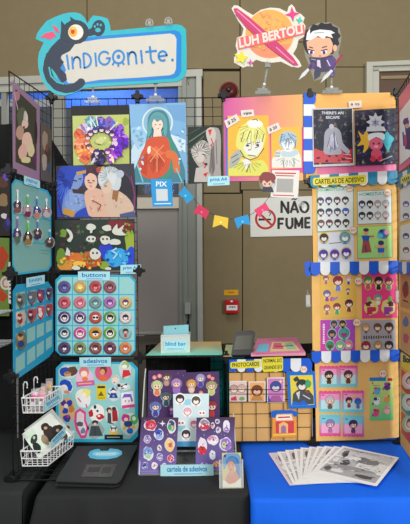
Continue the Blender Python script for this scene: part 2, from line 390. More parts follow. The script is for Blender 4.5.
# ================= table cloths, neighbouring stall =================
def cloth(name, xa, xb, yf, yb, col, label, seed, flare=.05):
    random.seed(seed); bm = bmesh.new(); nx = 56; ph = [random.uniform(0, 6) for _ in range(4)]
    prof = []
    prof += [(yb, ZT)]+[(yb+(yf+.012-yb)*i/6, ZT) for i in range(1, 7)]+[(yf+.004, ZT-.003), (yf, ZT-.012)]
    for i in range(1, 13): prof.append((yf, ZT-.012-(ZT-.025)*i/12))
    rows = []
    for j, (y, z) in enumerate(prof):
        row = []
        for i in range(nx+1):
            s = i/nx; x = xa+(xb-xa)*s
            d = max(0, (ZT-z)/ZT); amp = min(1, d*3.2)
            f = math.sin(s*23+ph[0])+.6*math.sin(s*41+ph[1])+.4*math.sin(s*9+ph[2])
            yy = y-amp*(.014+.013*f)-d*.03
            if d == 0: zz = z+.0008*math.sin(x*14+y*9+ph[3])*(1 if j > 0 else 0)
            else: zz = z
            xx = x+amp*.006*math.sin(s*30+ph[3])*math.sin(PI*s)+(-(flare*d*max(0, 1-s*5)) if flare else 0)
            row.append(bm.verts.new((xx, yy, zz)))
        rows.append(row)
    for A_, B_ in zip(rows, rows[1:]):
        for i in range(nx):
            f = bm.faces.new([A_[i], A_[i+1], B_[i+1], B_[i]]); f.smooth = True
    # side drapes
    for s in (0, nx):
        st = [r[s] for r in rows[:8]]; low = []
        for v in st: low.append(bm.verts.new((v.co.x+0, v.co.y, .02)))
        for i in range(len(st)-1): bm.faces.new([st[i], st[i+1], low[i+1], low[i]])
    bmesh.ops.recalc_face_normals(bm, faces=bm.faces[:])
    o = finish(bm, name, [col]); tag(o, label, 'tablecloth')
    md = o.modifiers.new('thickness', 'SOLIDIFY'); md.thickness = .0015; md.offset = -1
    return o
YF = .695*500/(494.5-262)
XJ = at(244, 460, 1.7).x
cloth('tablecloth', -.512, XJ-.001, YF, 2.215, M((34, 35, 36), .85, noise=.12, scale=90), 'black tablecloth under the left half of the stall', 3, .16)
cloth('tablecloth', XJ+.001, 1.15, YF-.035, 2.215, M((0, 98, 226), .75, noise=.06, scale=70), 'bright blue tablecloth under the right half of the stall', 5, 0)
cloth('tablecloth', -1.5, -.565, YF+.03, 2.1, M((40, 43, 44), .85, noise=.12, scale=90), "neighbour's dark tablecloth at the far left edge", 8, 0)
m_ = MB(); tz = lambda x: 2.05 if x < -.70 else max(1.80, 2.05-(x+.70)*1.6)
for i in range(30):
    xa = -1.5+.032*i; xb = xa+.032
    ya, yb_ = 2.16+.008*math.sin(i*1.7), 2.16+.008*math.sin((i+1)*1.7)
    m_.hexa([(xa, ya, 0), (xb, yb_, 0), (xb, yb_+.004, 0), (xa, ya+.004, 0)], [(xa, ya, tz(xa)), (xb, yb_, tz(xb)), (xb, yb_+.004, tz(xb)), (xa, ya+.004, tz(xa))], M((19, 20, 22), .9))
m_.build('black_curtain', label='black cloth curtain hanging behind the left wire grids', cat='curtain')
m_ = MB()
for i in range(26):
    xa = -.27+.032*i; xb = xa+.032
    ya, yb_ = 2.245+.008*math.sin(i*1.9), 2.245+.008*math.sin((i+1)*1.9)
    m_.hexa([(xa, ya, 0), (xb, yb_, 0), (xb, yb_+.004, 0), (xa, ya+.004, 0)], [(xa, ya, 1.075), (xb, yb_, 1.075), (xb, yb_+.004, 1.075), (xa, ya+.004, 1.075)], M((30, 27, 25), .9))
m_.build('black_curtain', label='dark cloth hanging behind the cube shelves in the middle', cat='curtain')
NP = PL((-1, 2.13, 1.445), (1, 0, 0), (0, 0, 1))
a = Art(NP, 0); a.slab(M((44, 36, 34), .5), [(-22, 170), (10, 171), (10, 236), (-22, 236)], .003)
a.blob((96, 62, 40), 3, 182, 5, 6).blob((120, 84, 200), 6, 176, 3, 5).blob((160, 130, 90), 3, 200, 5, 7).blob((40, 50, 100), 7, 225, 4, 6).blob((236, 228, 236), 4, 216, 3, 3).blob((86, 66, 160), 8, 222, 2, 4)
a.build('art_print', "neighbour's dark print with brown and purple figures at the left edge", 'print')
a = Art(NP, 0); a.slab(M((122, 152, 62), .5), [(-24, 237), (9.5, 238), (9.5, 316), (-24, 316)], .003)
a.q((206, 74, 38), [(-24, 258), (3, 246), (9, 256), (3, 270), (-24, 272)]).q((206, 74, 38), [(-24, 292), (4, 302), (8, 296), (-2, 286), (-24, 284)]).e((236, 226, 214), 6, 283, 6, 7).e((196, 150, 120), 6, 283, 4, 5).e((236, 226, 214), 6.5, 283, 2.8, 3.4)
a.build('art_print', "neighbour's green print with orange shapes and a pale spiral at left edge", 'print')
a = Art(NP, .005); a.slab(PAPER, [(8.6, 262), (11.6, 262), (11.6, 304), (8.6, 303)], .002)
for y in range(266, 302, 4): a.r((60, 60, 60), 9.2, y, 11, y+1.6)
a.build('price_strip', "narrow white price strip beside the neighbour's green print", 'label')
# neighbour's white wire rack
m_ = MB(); WW = M((206, 208, 208), .4)
X0, X1, Y0, Y1 = -.95, -.755, 1.72, 2.0
for z in (1.14, 1.26):
    m_.tube([(X0, Y0, z), (X1, Y0, z), (X1, Y1, z+.0), (X0, Y1, z), (X0, Y0, z)], .003, WW)
    for i in range(9): y = Y0+(Y1-Y0)*i/8; m_.tube([(X0, y, z), (X1, y, z)], .002, WW)
    for i in range(5): x = X0+(X1-X0)*i/4; m_.tube([(x, Y0, z), (x, Y0, z+.03)], .002, WW)
for x, y in ((X0, Y0), (X1, Y0), (X0, Y1), (X1, Y1)): m_.tube([(x, y, ZT), (x, y, 1.32)], .003, WW)
m_.build('wire_rack', label="neighbour's white wire rack on the dark table at left edge", cat='rack')

# ================= wire grids =================
def grid_proto(W, H, n, label):
    t = thing('wire_grid_panel', (0, 0, 0), label, 'wire grid', 'black wire grid panels of the stall')
    m = MB(); e = .0065
    m.tube([(e, 0, e), (W-e, 0, e), (W-e, 0, H-e), (e, 0, H-e), (e, 0, e)], .0028, WIRE); f = m.build('frame', t, origin=(0, 0, 0))
    m = MB(); nz = max(2, round(n*H/W))
    for i in range(1, n): m.tube([(e+(W-2*e)*i/n, 0, e), (e+(W-2*e)*i/n, 0, H-e)], .0012, WIRE, 4)
    for i in range(1, nz): m.tube([(e, .0018, e+(H-2*e)*i/nz), (W-e, .0018, e+(H-2*e)*i/nz)], .0012, WIRE, 4)
    m.build('wire_mesh', t, origin=(0, 0, 0))
    return t
used = {}
def panel(proto, loc, rot, label):
    if proto not in used:
        used[proto] = 1; proto.location = loc; proto.rotation_euler = rot; proto['label'] = label; return proto
    return dup(proto, loc, rot, label)
P9 = grid_proto(WP_, HP, 9, 'x'); P6 = grid_proto(WP_, HP, 6, 'x')
LW = (FL-NL).length; RW = (FR-NR).length
PS = grid_proto(LW, HP, 9, 'x'); PR = grid_proto(RW, HP, 9, 'x'); SD = .3; PSH = grid_proto(WP_, SD, 9, 'x')
rn = ['bottom', 'second lowest', 'second highest', 'top']
for r in range(4):
    panel(P9, (XS[0], D, ZS[r]), (0, 0, 0), 'black wire grid behind the left column of boards, %s row' % rn[r])
    panel(P9, (XS[3], D, ZS[r]), (0, 0, 0), 'black wire grid behind the brown board column, %s row' % rn[r])
    panel(PS, (NL.x, NL.y, ZS[r]), (0, 0, math.atan2((FL-NL).y, (FL-NL).x)), 'black wire grid of the left wing turned to the viewer, %s row' % rn[r])
    panel(PR, (FR.x, FR.y, ZS[r]), (0, 0, math.atan2((NR-FR).y, (NR-FR).x)), 'black wire grid of the right wing at picture edge, %s row' % rn[r])
panel(P9, (XS[1], D, ZS[3]), (0, 0, 0), 'black wire grid carrying the robed-figure print and the grey print')
panel(P9, (XS[2], D, ZS[3]), (0, 0, 0), 'black wire grid behind the pink and orange poster')
panel(P6, (XS[2], D, ZS[0]), (0, 0, 0), 'wide-meshed black wire grid in front of the photocard board')
panel(P9, (XS[1], D+SD, ZS[0]), (0, 0, 0), 'black wire grid at the back of the dark middle cube')
panel(PSH, (XS[1], D+SD, ZS[1]), (PI/2, 0, 0), 'black wire grid laid flat as the shelf under the pale blue box')
panel(PSH, (XS[2], D+SD, ZS[1]), (PI/2, 0, 0), 'black wire grid laid flat as the shelf under the pink folder')
panel(PSH, (XL-.045, D, ZT+.0045), (PI/2, 0, 0), 'black wire grid lying on the black tablecloth in the left corner')
panel(PS, (XS[2], D+.006, ZS[0]), (0, 0, PI/2), 'black wire grid standing as the right side of the middle cube')
# connectors
CM = M((16, 16, 18), .45)
def connector(x, y, z, label):
    t = thing('panel_connector', (x, y, z), label, 'connector', 'black plastic connectors of the wire grids')
    m = MB(); m.lathe((x, y-.014, z), [(.0125, 0), (.014, .004), (.014, .022), (.0125, .026)], CM, (0, 1, 0), 14); m.build('hub', t)
    m = MB()
    for i in range(4):
        a = i*PI/2; dx, dz = math.cos(a), math.sin(a)
        m.box((x+dx*.015, y, z+dz*.015), (.014 if dx*dx > .5 else .012, .02, .012 if dx*dx > .5 else .014), CM)
    m.build('clips', t)
hgt = ['at the foot', 'one grid up', 'two grids up', 'three grids up', 'at the top']
posts = {0: ([0, 1, 2, 3, 4], 'post in the left corner of the stall'), 1: ([1, 2, 4], 'post between badge boards and open middle'),
         2: ([0, 1, 4], 'post right of the purple sticker sheets'), 3: ([0, 1, 2, 3, 4], 'post left of the brown boards'), 4: ([0, 1, 2, 3, 4], 'post right of the brown boards')}
for p, (rows, txt) in posts.items():
    for r in rows: connector(XS[p], D, ZS[r], 'black connector %s on the %s' % (hgt[r], txt))
for r in range(4): connector(NL.x, NL.y, ZS[r], 'black connector %s on the front post of the left wing' % hgt[r])
# ================= left column: boards and prints =================
CYN = M((44, 170, 206), .45); PALE = M((150, 206, 204), .5); LBL = M((172, 222, 230), .45); BLU = (24, 120, 190)
def label_card(pl, off, pts, txt, label, cat='label', col=None, tcol=BLU, group=None, sub=True):
    a = Art(pl, off); a.slab(col or LBL, pts, .0008)
    (x0, y0), (x1, y1), (x2, y2), (x3, y3) = pts            # tl tr br bl
    L = lambda u, v: (x0+(x1-x0)*u+(x3-x0)*v, y0+(y1-y0)*u+(y3-y0)*v)
    if txt: a.text(tcol, txt, L(.12, .62), L(.88, .62), L(.12, .14), .025)
    else: a.marks(tcol, L(.14, .38), L(.86, .38), abs(pts[3][1]-pts[0][1])*.4, 9)
    if sub: a.l(tcol, [L(.25, .82), L(.78, .82)], .6)
    return a.build('paper_label', label, cat, group)
def octo(x0, y0, x1, y1, c): return [(x0+c, y0), (x1-c, y0), (x1, y0+c), (x1, y1-c), (x1-c, y1), (x0+c, y1), (x0, y1-c), (x0, y0+c)]
GP = 'art prints hung on the wire grids'
# --- print with group of small figures
a = Art(BP, .003); a.slab(M((17, 17, 20), .5), [(71, 106), (129, 105), (130, 166), (71, 167)], .0015)
a.build('display_board', 'black backing board behind the colourful print of many small figures', 'board')
a = Art(BP, .006); a.slab(M((176, 188, 96), .35), [(72.5, 116), (129, 114.5), (129.5, 165), (73.5, 166)], .001).C(73.8, 116.2, 128.8, 164.6)
for i in range(16): a.blob(random.choice([(196, 206, 120), (206, 214, 150), (150, 170, 70), (190, 196, 90)]), random.uniform(76, 126), random.uniform(118, 163), random.uniform(3, 6))
for k in range(26): a.blob(random.choice([(230, 226, 190), (216, 226, 120), (120, 160, 60), (226, 206, 120)]), random.uniform(76, 126), random.uniform(118, 163), random.uniform(.8, 2))
for dg, c, c2, hc in ((200, (226, 110, 60), (196, 70, 60), (150, 60, 90)), (172, (232, 126, 90), (240, 170, 130), (206, 110, 90)), (150, (236, 130, 66), (250, 190, 90), (120, 60, 60)), (128, (226, 120, 76), (196, 80, 60), (236, 170, 80)), (222, (206, 190, 220), (150, 110, 160), (90, 60, 120)), (246, (90, 150, 170), (220, 230, 236), (60, 60, 140)),
                     (272, (60, 70, 170), (150, 120, 200), (40, 40, 120)), (298, (130, 90, 180), (70, 110, 190), (110, 50, 130)), (322, (92, 26, 180), (150, 80, 220), (60, 20, 110)), (348, (110, 30, 200), (190, 120, 230), (150, 60, 200)), (12, (100, 20, 190), (60, 20, 120), (210, 190, 226)), (38, (120, 26, 210), (80, 16, 160), (70, 30, 120)), (62, (160, 60, 190), (236, 226, 190), (120, 40, 140)), (88, (30, 26, 60), (70, 50, 130), (30, 24, 60)), (108, (40, 30, 80), (206, 200, 220), (60, 40, 120))):
    an = math.radians(dg); cs, sn = math.cos(an), math.sin(an); X = lambda r_: 101+r_*cs*1.08; Y = lambda r_: 141+r_*sn*.9
    a.blob(c, X(19.5)+random.uniform(-2, 2), Y(19.5)+random.uniform(-2, 2), 7, 4.8, rot=an+random.uniform(-.4, .4), j=.34); dabs(a, [c, c2, tuple(int(v*.55) for v in c), tuple(min(255, v+50) for v in c)], X(21), Y(21), 5, 5, 8, .8, 2.4); a.blob(c2, X(23), Y(23), 3.6, 1.3, rot=an+.3, j=.3).l(c2, [(X(16), Y(16)), (X(12)+2*sn, Y(12)-2*cs)], 1)
    head(a, X(13), Y(13), 3.1, hc, (244, 222, 208)); a.e((50, 30, 60), X(13)-.9, Y(13)+.8, .35, .45, n=6).e((50, 30, 60), X(13)+.9, Y(13)+.8, .35, .45, n=6)
a.blob((206, 206, 140), 100, 141, 4, 3)
for p in (((90, 117), (96, 127)), ((96, 116), (98, 126)), ((118, 122), (110, 130))): a.l((222, 230, 236), p, 1)
a.build('art_print', 'square print of small figures in a ring, orange left, purple right', 'print', GP)
# --- print of three men
a = Art(BP, .0065, .0001); a.slab(M((44, 42, 58), .4), [(56, 166), (134, 163.5), (137.5, 217), (57, 219.5)], .001).S().C(57.2, 166.2, 136, 217)
a.e((88, 60, 88), 117, 196, 18, 27).e((38, 38, 50), 116.5, 196, 17, 26).e((70, 62, 72), 70, 214, 14, 16)
BL2 = (34, 66, 176)
a.q(BL2, [(57, 182), (60, 168), (70, 165), (84, 167), (88, 176), (82, 186), (70, 190), (64, 214), (57, 219)])
a.e((120, 146, 196), 76, 180, 7, 10, .25).q((112, 138, 190), [(68, 190), (80, 190), (86, 200), (88, 218), (66, 218), (62, 206)]).e((126, 152, 204), 74, 201, 10, 10)
a.q(BL2, [(68, 172), (82, 167), (86, 173), (76, 174), (72, 186), (68, 188)]).q(BL2, [(77, 212), (91, 206), (104, 214), (106, 218.5), (76, 219)])
a.q((196, 148, 60), [(76, 172), (86, 170), (86, 173), (77, 175)]).q((190, 140, 60), [(64, 208), (75, 211), (74, 217), (63, 214)]).q((60, 40, 40), [(72, 189), (84, 190), (83, 194), (73, 193)])
a.q((214, 172, 150), [(85, 192), (96, 188), (108, 196), (112, 218), (92, 218.5), (86, 206)]).e((224, 184, 164), 91, 181, 6.5, 9)
a.q((66, 40, 52), [(86, 176), (88, 167), (98, 167), (102, 175), (98, 184), (96, 176), (90, 173)]).e((222, 96, 70), 99, 170, 3, 3).e((228, 180, 70), 103, 168.5, 2, 2)
a.q((206, 178, 156), [(104, 194), (116, 190), (130, 200), (134, 216), (110, 217.5)]).q((196, 204, 208), [(98, 176), (104, 168), (114, 167), (121, 175), (119, 190), (108, 188), (100, 186)])
a.e((214, 186, 166), 106, 186, 5.5, 8, -.2).q((206, 214, 216), [(99, 180), (104, 170), (116, 170), (114, 186), (108, 178), (103, 186)])
a.e((180, 190, 204), 120, 174, 4, 4).q((150, 104, 60), [(113, 190), (119, 191), (117, 202), (112, 199)])
strands(a, (24, 40, 130), 68, 176, 13, 14, 12, 60, 200, .7); strands(a, (80, 120, 220), 66, 180, 12, 24, 10, 60, 170, .6); dabs(a, [(150, 176, 216), (96, 122, 180)], 77, 203, 8, 9, 12)
strands(a, (110, 60, 70), 94, 172, 8, 7, 9, 180, 360, .6); dabs(a, [(236, 200, 178), (190, 140, 120), (206, 150, 130)], 98, 204, 9, 10, 14); strands(a, (150, 166, 176), 110, 176, 11, 12, 14, 100, 330, .6); dabs(a, [(222, 196, 176), (180, 146, 126)], 121, 205, 9, 8, 12)
a.l((60, 34, 40), [(87.5, 180.5), (89.5, 180.2)], .9).l((60, 34, 40), [(92.6, 180.4), (94.6, 181)], .9).l((170, 80, 80), [(89.6, 186), (92, 186)], .8).l((90, 60, 60), [(104.5, 186), (107, 186)], .8).l((50, 50, 90), [(78.5, 179), (81.5, 178.6)], 1).l((60, 60, 120), [(80, 187), (82, 186.6)], .8).l((70, 30, 70), [(58, 200), (62, 214), (72, 218)], .9).l((150, 60, 120), [(131, 176), (135, 196), (134, 212)], .8)
a.l((120, 84, 74), [(92, 200), (101, 205), (98, 211)], .9).l((120, 84, 74), [(88, 182), (92, 183)], .8).l((50, 40, 50), [(73, 180), (77, 181)], .9)
a.q((70, 84, 130), [(120, 214), (134, 211), (136, 217), (120, 218)])
a.build('art_print', 'print of three pale men pressed cheek to cheek, the left one blue', 'print', GP)
# --- dark green print with skulls
a = Art(BP, .0045, .0001); a.slab(M((34, 48, 42), .4), [(55, 220), (134.5, 219), (135, 270), (55, 271)], .001).S().C(55.4, 220.4, 134, 269.8)
for c, x, y, rx, ry in (((120, 32, 44), 120, 226, 14, 7), ((150, 170, 50), 130, 241, 5, 12), ((30, 70, 200), 131, 258, 5, 12), ((206, 110, 44), 74, 259, 14, 7), ((190, 84, 36), 92, 259, 10, 9), ((214, 140, 50), 66, 266, 9, 5), ((106, 140, 44), 61, 257, 5, 8), ((110, 150, 50), 63, 233, 4, 4), ((40, 60, 190), 106, 250, 7, 9), ((50, 160, 222), 116, 257, 13, 9), ((130, 160, 46), 104, 265, 5, 4), ((226, 190, 70), 79, 264, 7, 3)): a.blob(c, x, y, rx, ry, j=.15)
dabs(a, [(60, 84, 60), (24, 36, 34), (70, 96, 50), (84, 40, 50)], 82, 236, 26, 14, 40, 1, 3); dabs(a, [(226, 130, 50), (190, 70, 40), (236, 180, 80), (150, 60, 40), (120, 160, 50)], 80, 261, 22, 8, 34, .8, 2.6); dabs(a, [(30, 100, 210), (90, 190, 230), (20, 50, 150)], 118, 257, 14, 9, 22, .8, 2.4); dabs(a, [(160, 50, 60), (90, 20, 30), (120, 160, 50)], 122, 230, 12, 9, 16, .8, 2.2)
W_ = (206, 208, 196)
a.q(W_, [(66, 229), (71, 231), (73, 237), (70, 242), (67, 240), (70, 236)]).q(W_, [(67, 247), (70, 251), (70, 256), (65, 255)])
for x, y, rx, ry in ((91, 227, 5, 3.2), (91, 239, 5, 3.4), (105, 240, 5, 4.5), (95, 254, 5.5, 5.5), (115, 242, 6, 3), (107, 228, 5, 3)): a.blob(W_, x, y, rx, ry, j=.1)
for x, y in ((89, 239), (93, 239), (103, 239), (107, 239), (93, 253), (97, 253), (112, 228)): a.e((30, 36, 40), x, y, 1, 1.1)
a.q(W_, [(112, 231), (117, 224), (118, 229), (124, 225), (122, 231), (126, 235), (116, 235)]).q(W_, [(90, 229), (93, 229), (92, 233), (90, 233)]).blob(W_, 76, 268, 4, 2).blob(W_, 108, 269, 3, 2)
a.l((150, 214, 240), [(117, 248), (112, 251), (117, 254), (113, 259)], 1.6)
for i in range(6): a.l((110, 116, 100), [(79, 232), (79+3*math.cos(i), 232+3*math.sin(i))], .6)
a.build('art_print', 'dark green landscape print with white skulls and orange and blue patches', 'print', GP)
label_card(BP, .009, [(120.5, 265), (141, 264.5), (141, 273.5), (120.5, 274)], 'print A4', 'small pale blue print A4 label below the skull print', group='print A4 labels')
# --- badge board
a = Art(BP, .0045); a.slab(CYN, octo(55.5, 275, 135.5, 355.5, 5), .002); a.slab(PALE, octo(57, 277, 134.3, 354.5, 5), .0003)
for i in range(1, 5): a.l(CYN, [(57+15.45*i, 277), (57+15.45*i, 354.3)], 1)
for y in (294.5, 310, 325.5, 341): a.l(CYN, [(57, y), (134.3, y)], 1)
a.build('badge_board', 'pale cyan gridded board holding rows of round badges', 'board')
label_card(BP, .010, [(78, 271.5), (110, 271.5), (110, 280.5), (78, 280.5)], 'buttons', 'pale blue buttons label on top of the round badge board')
badges = [
 [((90, 80, 150), (60, 60, 120), 'purple-blue badge with dark hair'), ((214, 172, 90), (236, 200, 120), 'yellow badge with blond head'), ((196, 70, 74), (150, 40, 50), 'red badge with red-haired head'), ((150, 82, 92), (90, 50, 60), 'wine-coloured badge with pale face')],
 [((214, 96, 108), (160, 40, 60), 'rose badge with two dark hair tufts'), ((222, 128, 142), (200, 80, 100), 'salmon pink badge'), ((120, 160, 160), (90, 110, 120), 'grey-green badge'), ((176, 120, 180), (120, 60, 140), 'lilac badge'), ((226, 190, 120), (100, 50, 130), 'cream badge with purple lower half')],
 [((84, 60, 130), (30, 26, 50), 'deep purple badge with black hair'), ((120, 84, 150), (50, 40, 70), 'violet-rimmed badge with white face'), ((196, 72, 66), (40, 24, 26), 'red badge with black mask shape'), ((96, 160, 60), (24, 26, 26), 'green badge with black hair'), ((236, 214, 214), (50, 40, 50), 'white badge with dark hair')],
 [((60, 140, 160), (30, 40, 50), 'teal badge with dark hair'), ((216, 80, 150), (190, 40, 120), 'magenta badge with white face'), ((234, 150, 40), (40, 30, 30), 'orange badge with black hat'), ((110, 180, 60), (24, 26, 26), 'light green badge with black hair'), ((150, 200, 206), (200, 40, 50), 'clear badge with red dressed figure')],
 [((84, 60, 110), (50, 36, 70), 'dim purple badge'), ((130, 150, 90), (70, 60, 50), 'olive badge'), ((140, 70, 70), (90, 40, 40), 'brown-red badge'), ((120, 50, 80), (60, 24, 50), 'plum badge'), ((226, 140, 90), (200, 90, 50), 'orange badge')]]
brow = ['top row', 'second row', 'middle row', 'fourth row', 'bottom row']
for r, row in enumerate(badges):
    y = [287, 302.5, 317.5, 333, 348][r]
    for c, (rim, hair, d) in enumerate(row):
        x = [64.5, 80, 95.5, 110, 125.5][c]
        p = BP.p3(x, y, .007)
        m = MB(); m.lathe(p, [(.0225, 0), (.0238, .0015), (.0225, .0045), (.0195, .0062)], M(tuple(int(v*.78+22) for v in rim), .25), BP.n, 22)
        o = m.build('badge', label='round %s, %s of the badge board' % (d, brow[r]), cat='badge', group='round badges on the gridded board')
        a = Art(BP, .0135)
        if 'figure' in d: char(a, x, y, 9, (60, 60, 50), top=hair)
        elif 'mask' in d: a.e((238, 226, 220), x, y, 3.4, 2.6).e(hair, x-1.7, y, 1.5, 1.2).e(hair, x+1.7, y, 1.5, 1.2)
        elif 'hat' in d: a.e((244, 236, 226), x, y+1, 3, 2.4).q(hair, [(x-4, y+.3), (x-2, y-2.5), (x+2, y-2.5), (x+4, y+.3)]).e(hair, x, y+1.6, 1, .8)
        else:
            a.e((238, 232, 236) if r in (2, 3) else tuple(int(v*.8+34) for v in rim), x, y+.3, 4.1, 4.1); dabs(a, [hair, (226, 210, 214), tuple(int(v*.6) for v in rim)], x, y, 3.4, 3.4, 9, .5, 1.2)
            head(a, x, y-.2, 3, hair, (244, 228, 222) if r > 1 else tuple(min(255, v+60) for v in rim))
        a.build('printed_face', parent=o)
# --- sticker board
a = Art(BP, .0045); a.slab(CYN, octo(56, 362, 138, 442, 6), .002); a.slab(PALE, octo(58.5, 364, 135, 439, 5.5), .0003)
a.build('sticker_board', 'pale cyan board with cut corners covered in mixed stickers', 'board')
label_card(BP, .010, [(79.5, 357.5), (111, 357), (111, 366.5), (79.5, 367)], 'adesivos', 'pale blue adesivos label on top of the sticker board')
GS = 'single stickers on the cyan sticker board'
def sticker(label, fn, off=.0072):
    a = Art(BP, off, .00008); fn(a); a.build('sticker', label, 'sticker', GS)
WO = (206, 216, 216)
def s1(a): a.e(WO, 68, 372, 9.5, 6.8).blob((34, 76, 176), 65, 372, 5.5, 5, j=.1).blob((96, 66, 60), 72.5, 371, 5, 4.8, j=.12).e((206, 150, 96), 67.5, 374, 3.6, 2.4).l((40, 30, 40), [(65, 373), (70, 373)], .7)
def s2(a): a.blob((232, 190, 216), 85, 378, 9, 9, j=.08).e((226, 120, 130), 84, 372, 5, 5.5).e((250, 226, 206), 84, 374, 3.4, 3.2).e((240, 130, 60), 85, 379, 3, 2.5).q((206, 90, 170), [(76, 382), (94, 380), (95, 385), (77, 387)]).l((246, 190, 90), [(78, 384), (92, 383)], 1)
def s3(a): a.e((220, 88, 128), 103.5, 372.5, 8.6, 8.8, n=24).e((120, 60, 50), 103.5, 370, 3.6, 4.6).e((222, 160, 110), 102.5, 372, 2.4, 3).q((226, 110, 60), [(98, 379), (103, 375), (109, 379), (103.5, 381)])
def s4(a): a.blob(WO, 125, 370, 6, 9, j=.08); a.e((150, 190, 120), 125.5, 365, 4, 3.4).e((244, 238, 226), 124.5, 366.5, 2.6, 2).q((214, 44, 48), [(123, 370), (129, 370), (131, 375), (122, 378)]).l((160, 120, 100), [(124, 377), (123, 380)], .8)
def s5(a): a.blob((220, 230, 232), 66, 387, 7, 7.5, j=.1).blob((30, 74, 190), 65, 383.5, 5.5, 3.6, j=.2).blob((30, 74, 190), 70, 387, 2.5, 3.6).e((244, 232, 220), 64, 387, 3.2, 2.4).blob((214, 150, 130), 67, 392, 3, 2)
def s6(a): a.blob((234, 236, 230), 83, 398, 7.5, 10, j=.12).blob((240, 226, 130), 86, 393, 4.6, 4.2).e((250, 236, 226), 84, 395, 2.4, 2.2).q((236, 236, 240), [(80, 398), (87, 398), (89, 405), (78, 405)]).l((196, 90, 110), [(78, 398), (81, 402)], 1.2).l((196, 90, 110), [(86, 404), (87, 408)], 1.2)
def s7(a): a.q((226, 198, 30), [(96.5, 385), (106, 384.5), (106.3, 399.5), (96.8, 400)]).r((60, 54, 30), 97.5, 386, 105, 388.2).q((120, 100, 20), [(101, 391), (104, 396), (98, 396)]).l((120, 100, 20), [(98, 398), (105, 398)], .6)
def s8(a): a.e(WO, 115.5, 380, 4.2, 5.4).e((246, 214, 200), 115, 380, 2.8, 3.4).l((200, 190, 180), [(112, 378), (115, 375.5), (118.5, 378)], 1.4).e((90, 50, 50), 114.3, 382.5, .8, .5)
def s9(a): a.blob((216, 220, 220), 123, 386.5, 7, 3.6).e((40, 38, 40), 119, 385.5, 1.8, 1.6).l((40, 38, 40), [(121, 387), (127, 384)], 1.6).e((246, 246, 246), 125, 386.5, 2.4, 1.4).l((40, 38, 40), [(121, 389), (124, 388)], .8)
def s10(a): a.blob((206, 220, 222), 113.5, 394, 6, 7.2); a.q((36, 50, 120), [(110, 391), (113, 387), (117, 391)]).e((240, 230, 230), 113.5, 391.6, 2.4, 1.6).q((40, 60, 140), [(111, 393), (116, 393), (118, 398), (109, 398)]).e((120, 160, 200), 113.5, 396, 1.2, 1.4).l((40, 50, 110), [(108, 393), (110, 395)], 1.2)
def s11(a): a.q((244, 238, 248), [(121, 393), (133, 391), (134.5, 405), (128, 409), (121.5, 408)]).q((120, 90, 200), [(122, 399), (124, 394), (131, 394), (133, 401), (131.5, 402), (130, 397), (124, 397.5)]).e((250, 240, 240), 127, 400, 3.4, 2.8).e((220, 60, 90), 125.4, 401, .8, .8).e((220, 60, 90), 129, 401, .8, .8).q((226, 70, 130), [(122, 405.5), (135, 404), (135, 407), (122, 408.5)])
def s12(a): a.blob((222, 180, 130), 67.5, 410, 8, 12.8, j=.06).blob((90, 50, 130), 63.5, 403, 3, 3).blob((50, 60, 170), 69.5, 403, 3.4, 3.2).e((240, 226, 220), 66, 406, 2, 2.4).blob((40, 70, 180), 65.5, 411, 3, 3).blob((200, 130, 60), 71.5, 409, 2.6, 3.6).blob((60, 60, 170), 67, 418, 4, 3.6).e((210, 60, 60), 68, 416.5, 1.4, 1.4)
def s13(a):
    a.q((226, 70, 142), [(75, 412), (80, 408), (86, 412), (86, 420), (89, 428), (86, 438), (81, 438.5), (76, 430), (74, 422)])
    a.q((226, 214, 222), [(77, 413), (80, 411), (84, 414), (84, 421), (86.5, 428), (84.5, 435), (81.5, 435.5), (78, 428), (76.5, 422)]).blob((90, 90, 100), 80, 424, 3.5, 2.4).blob((120, 130, 160), 83, 431, 2.4, 3).e((240, 200, 200), 81, 416, 1.8, 2)
def s14(a): a.blob((238, 236, 232), 96.5, 413, 7.5, 9, j=.07).blob((190, 30, 42), 91, 413.5, 2.4, 3.6).blob((200, 34, 40), 100, 417, 3.8, 2.8).e((40, 40, 40), 95, 407, 1.4, 2).e((40, 40, 40), 97.5, 411, 1.2, 1.2).e((240, 240, 240), 99, 416, 1.4, 1)
def s15(a): a.blob((214, 220, 216), 112, 415, 6.6, 9.4, j=.08).e((70, 50, 40), 109, 410, 2.6, 2.8).e((232, 200, 180), 109.5, 411, 1.6, 1.6).q((70, 66, 76), [(107.5, 413), (111, 413), (111.5, 423), (107.5, 423)]).e((60, 50, 50), 114, 409, 2.2, 2.2).q((172, 34, 44), [(112, 411), (117, 410), (118, 421), (112.5, 421.5)]).l((90, 70, 60), [(109, 423), (114, 424)], 1)
def s16(a): a.blob((216, 226, 222), 129.5, 424, 9.5, 11, j=.08).blob((206, 50, 130), 125.5, 418, 4.4, 4.4).blob((80, 190, 90), 134, 419.5, 4, 5).e((240, 240, 240), 134, 418.5, 1.8, 2.2).e((250, 220, 220), 126, 419.5, 2, 1.8).blob((40, 70, 120), 128.5, 424, 4, 3.4).e((240, 200, 60), 124.5, 428, 1.8, 1.8).e((240, 200, 60), 133.5, 427, 1.8, 1.8).blob((40, 110, 200), 130, 431, 3, 3).e((220, 40, 50), 129, 427, 1, 1.2)
def s17(a): a.blob((150, 166, 166), 95.5, 430, 8, 8.6).e((60, 40, 36), 95, 422.5, 3, 2.4).e((230, 200, 180), 95, 424, 1.6, 1.3).q((64, 74, 80), [(91, 426), (99, 426), (103, 436), (89, 436)]).l((40, 46, 50), [(95, 427), (95, 436)], .8)
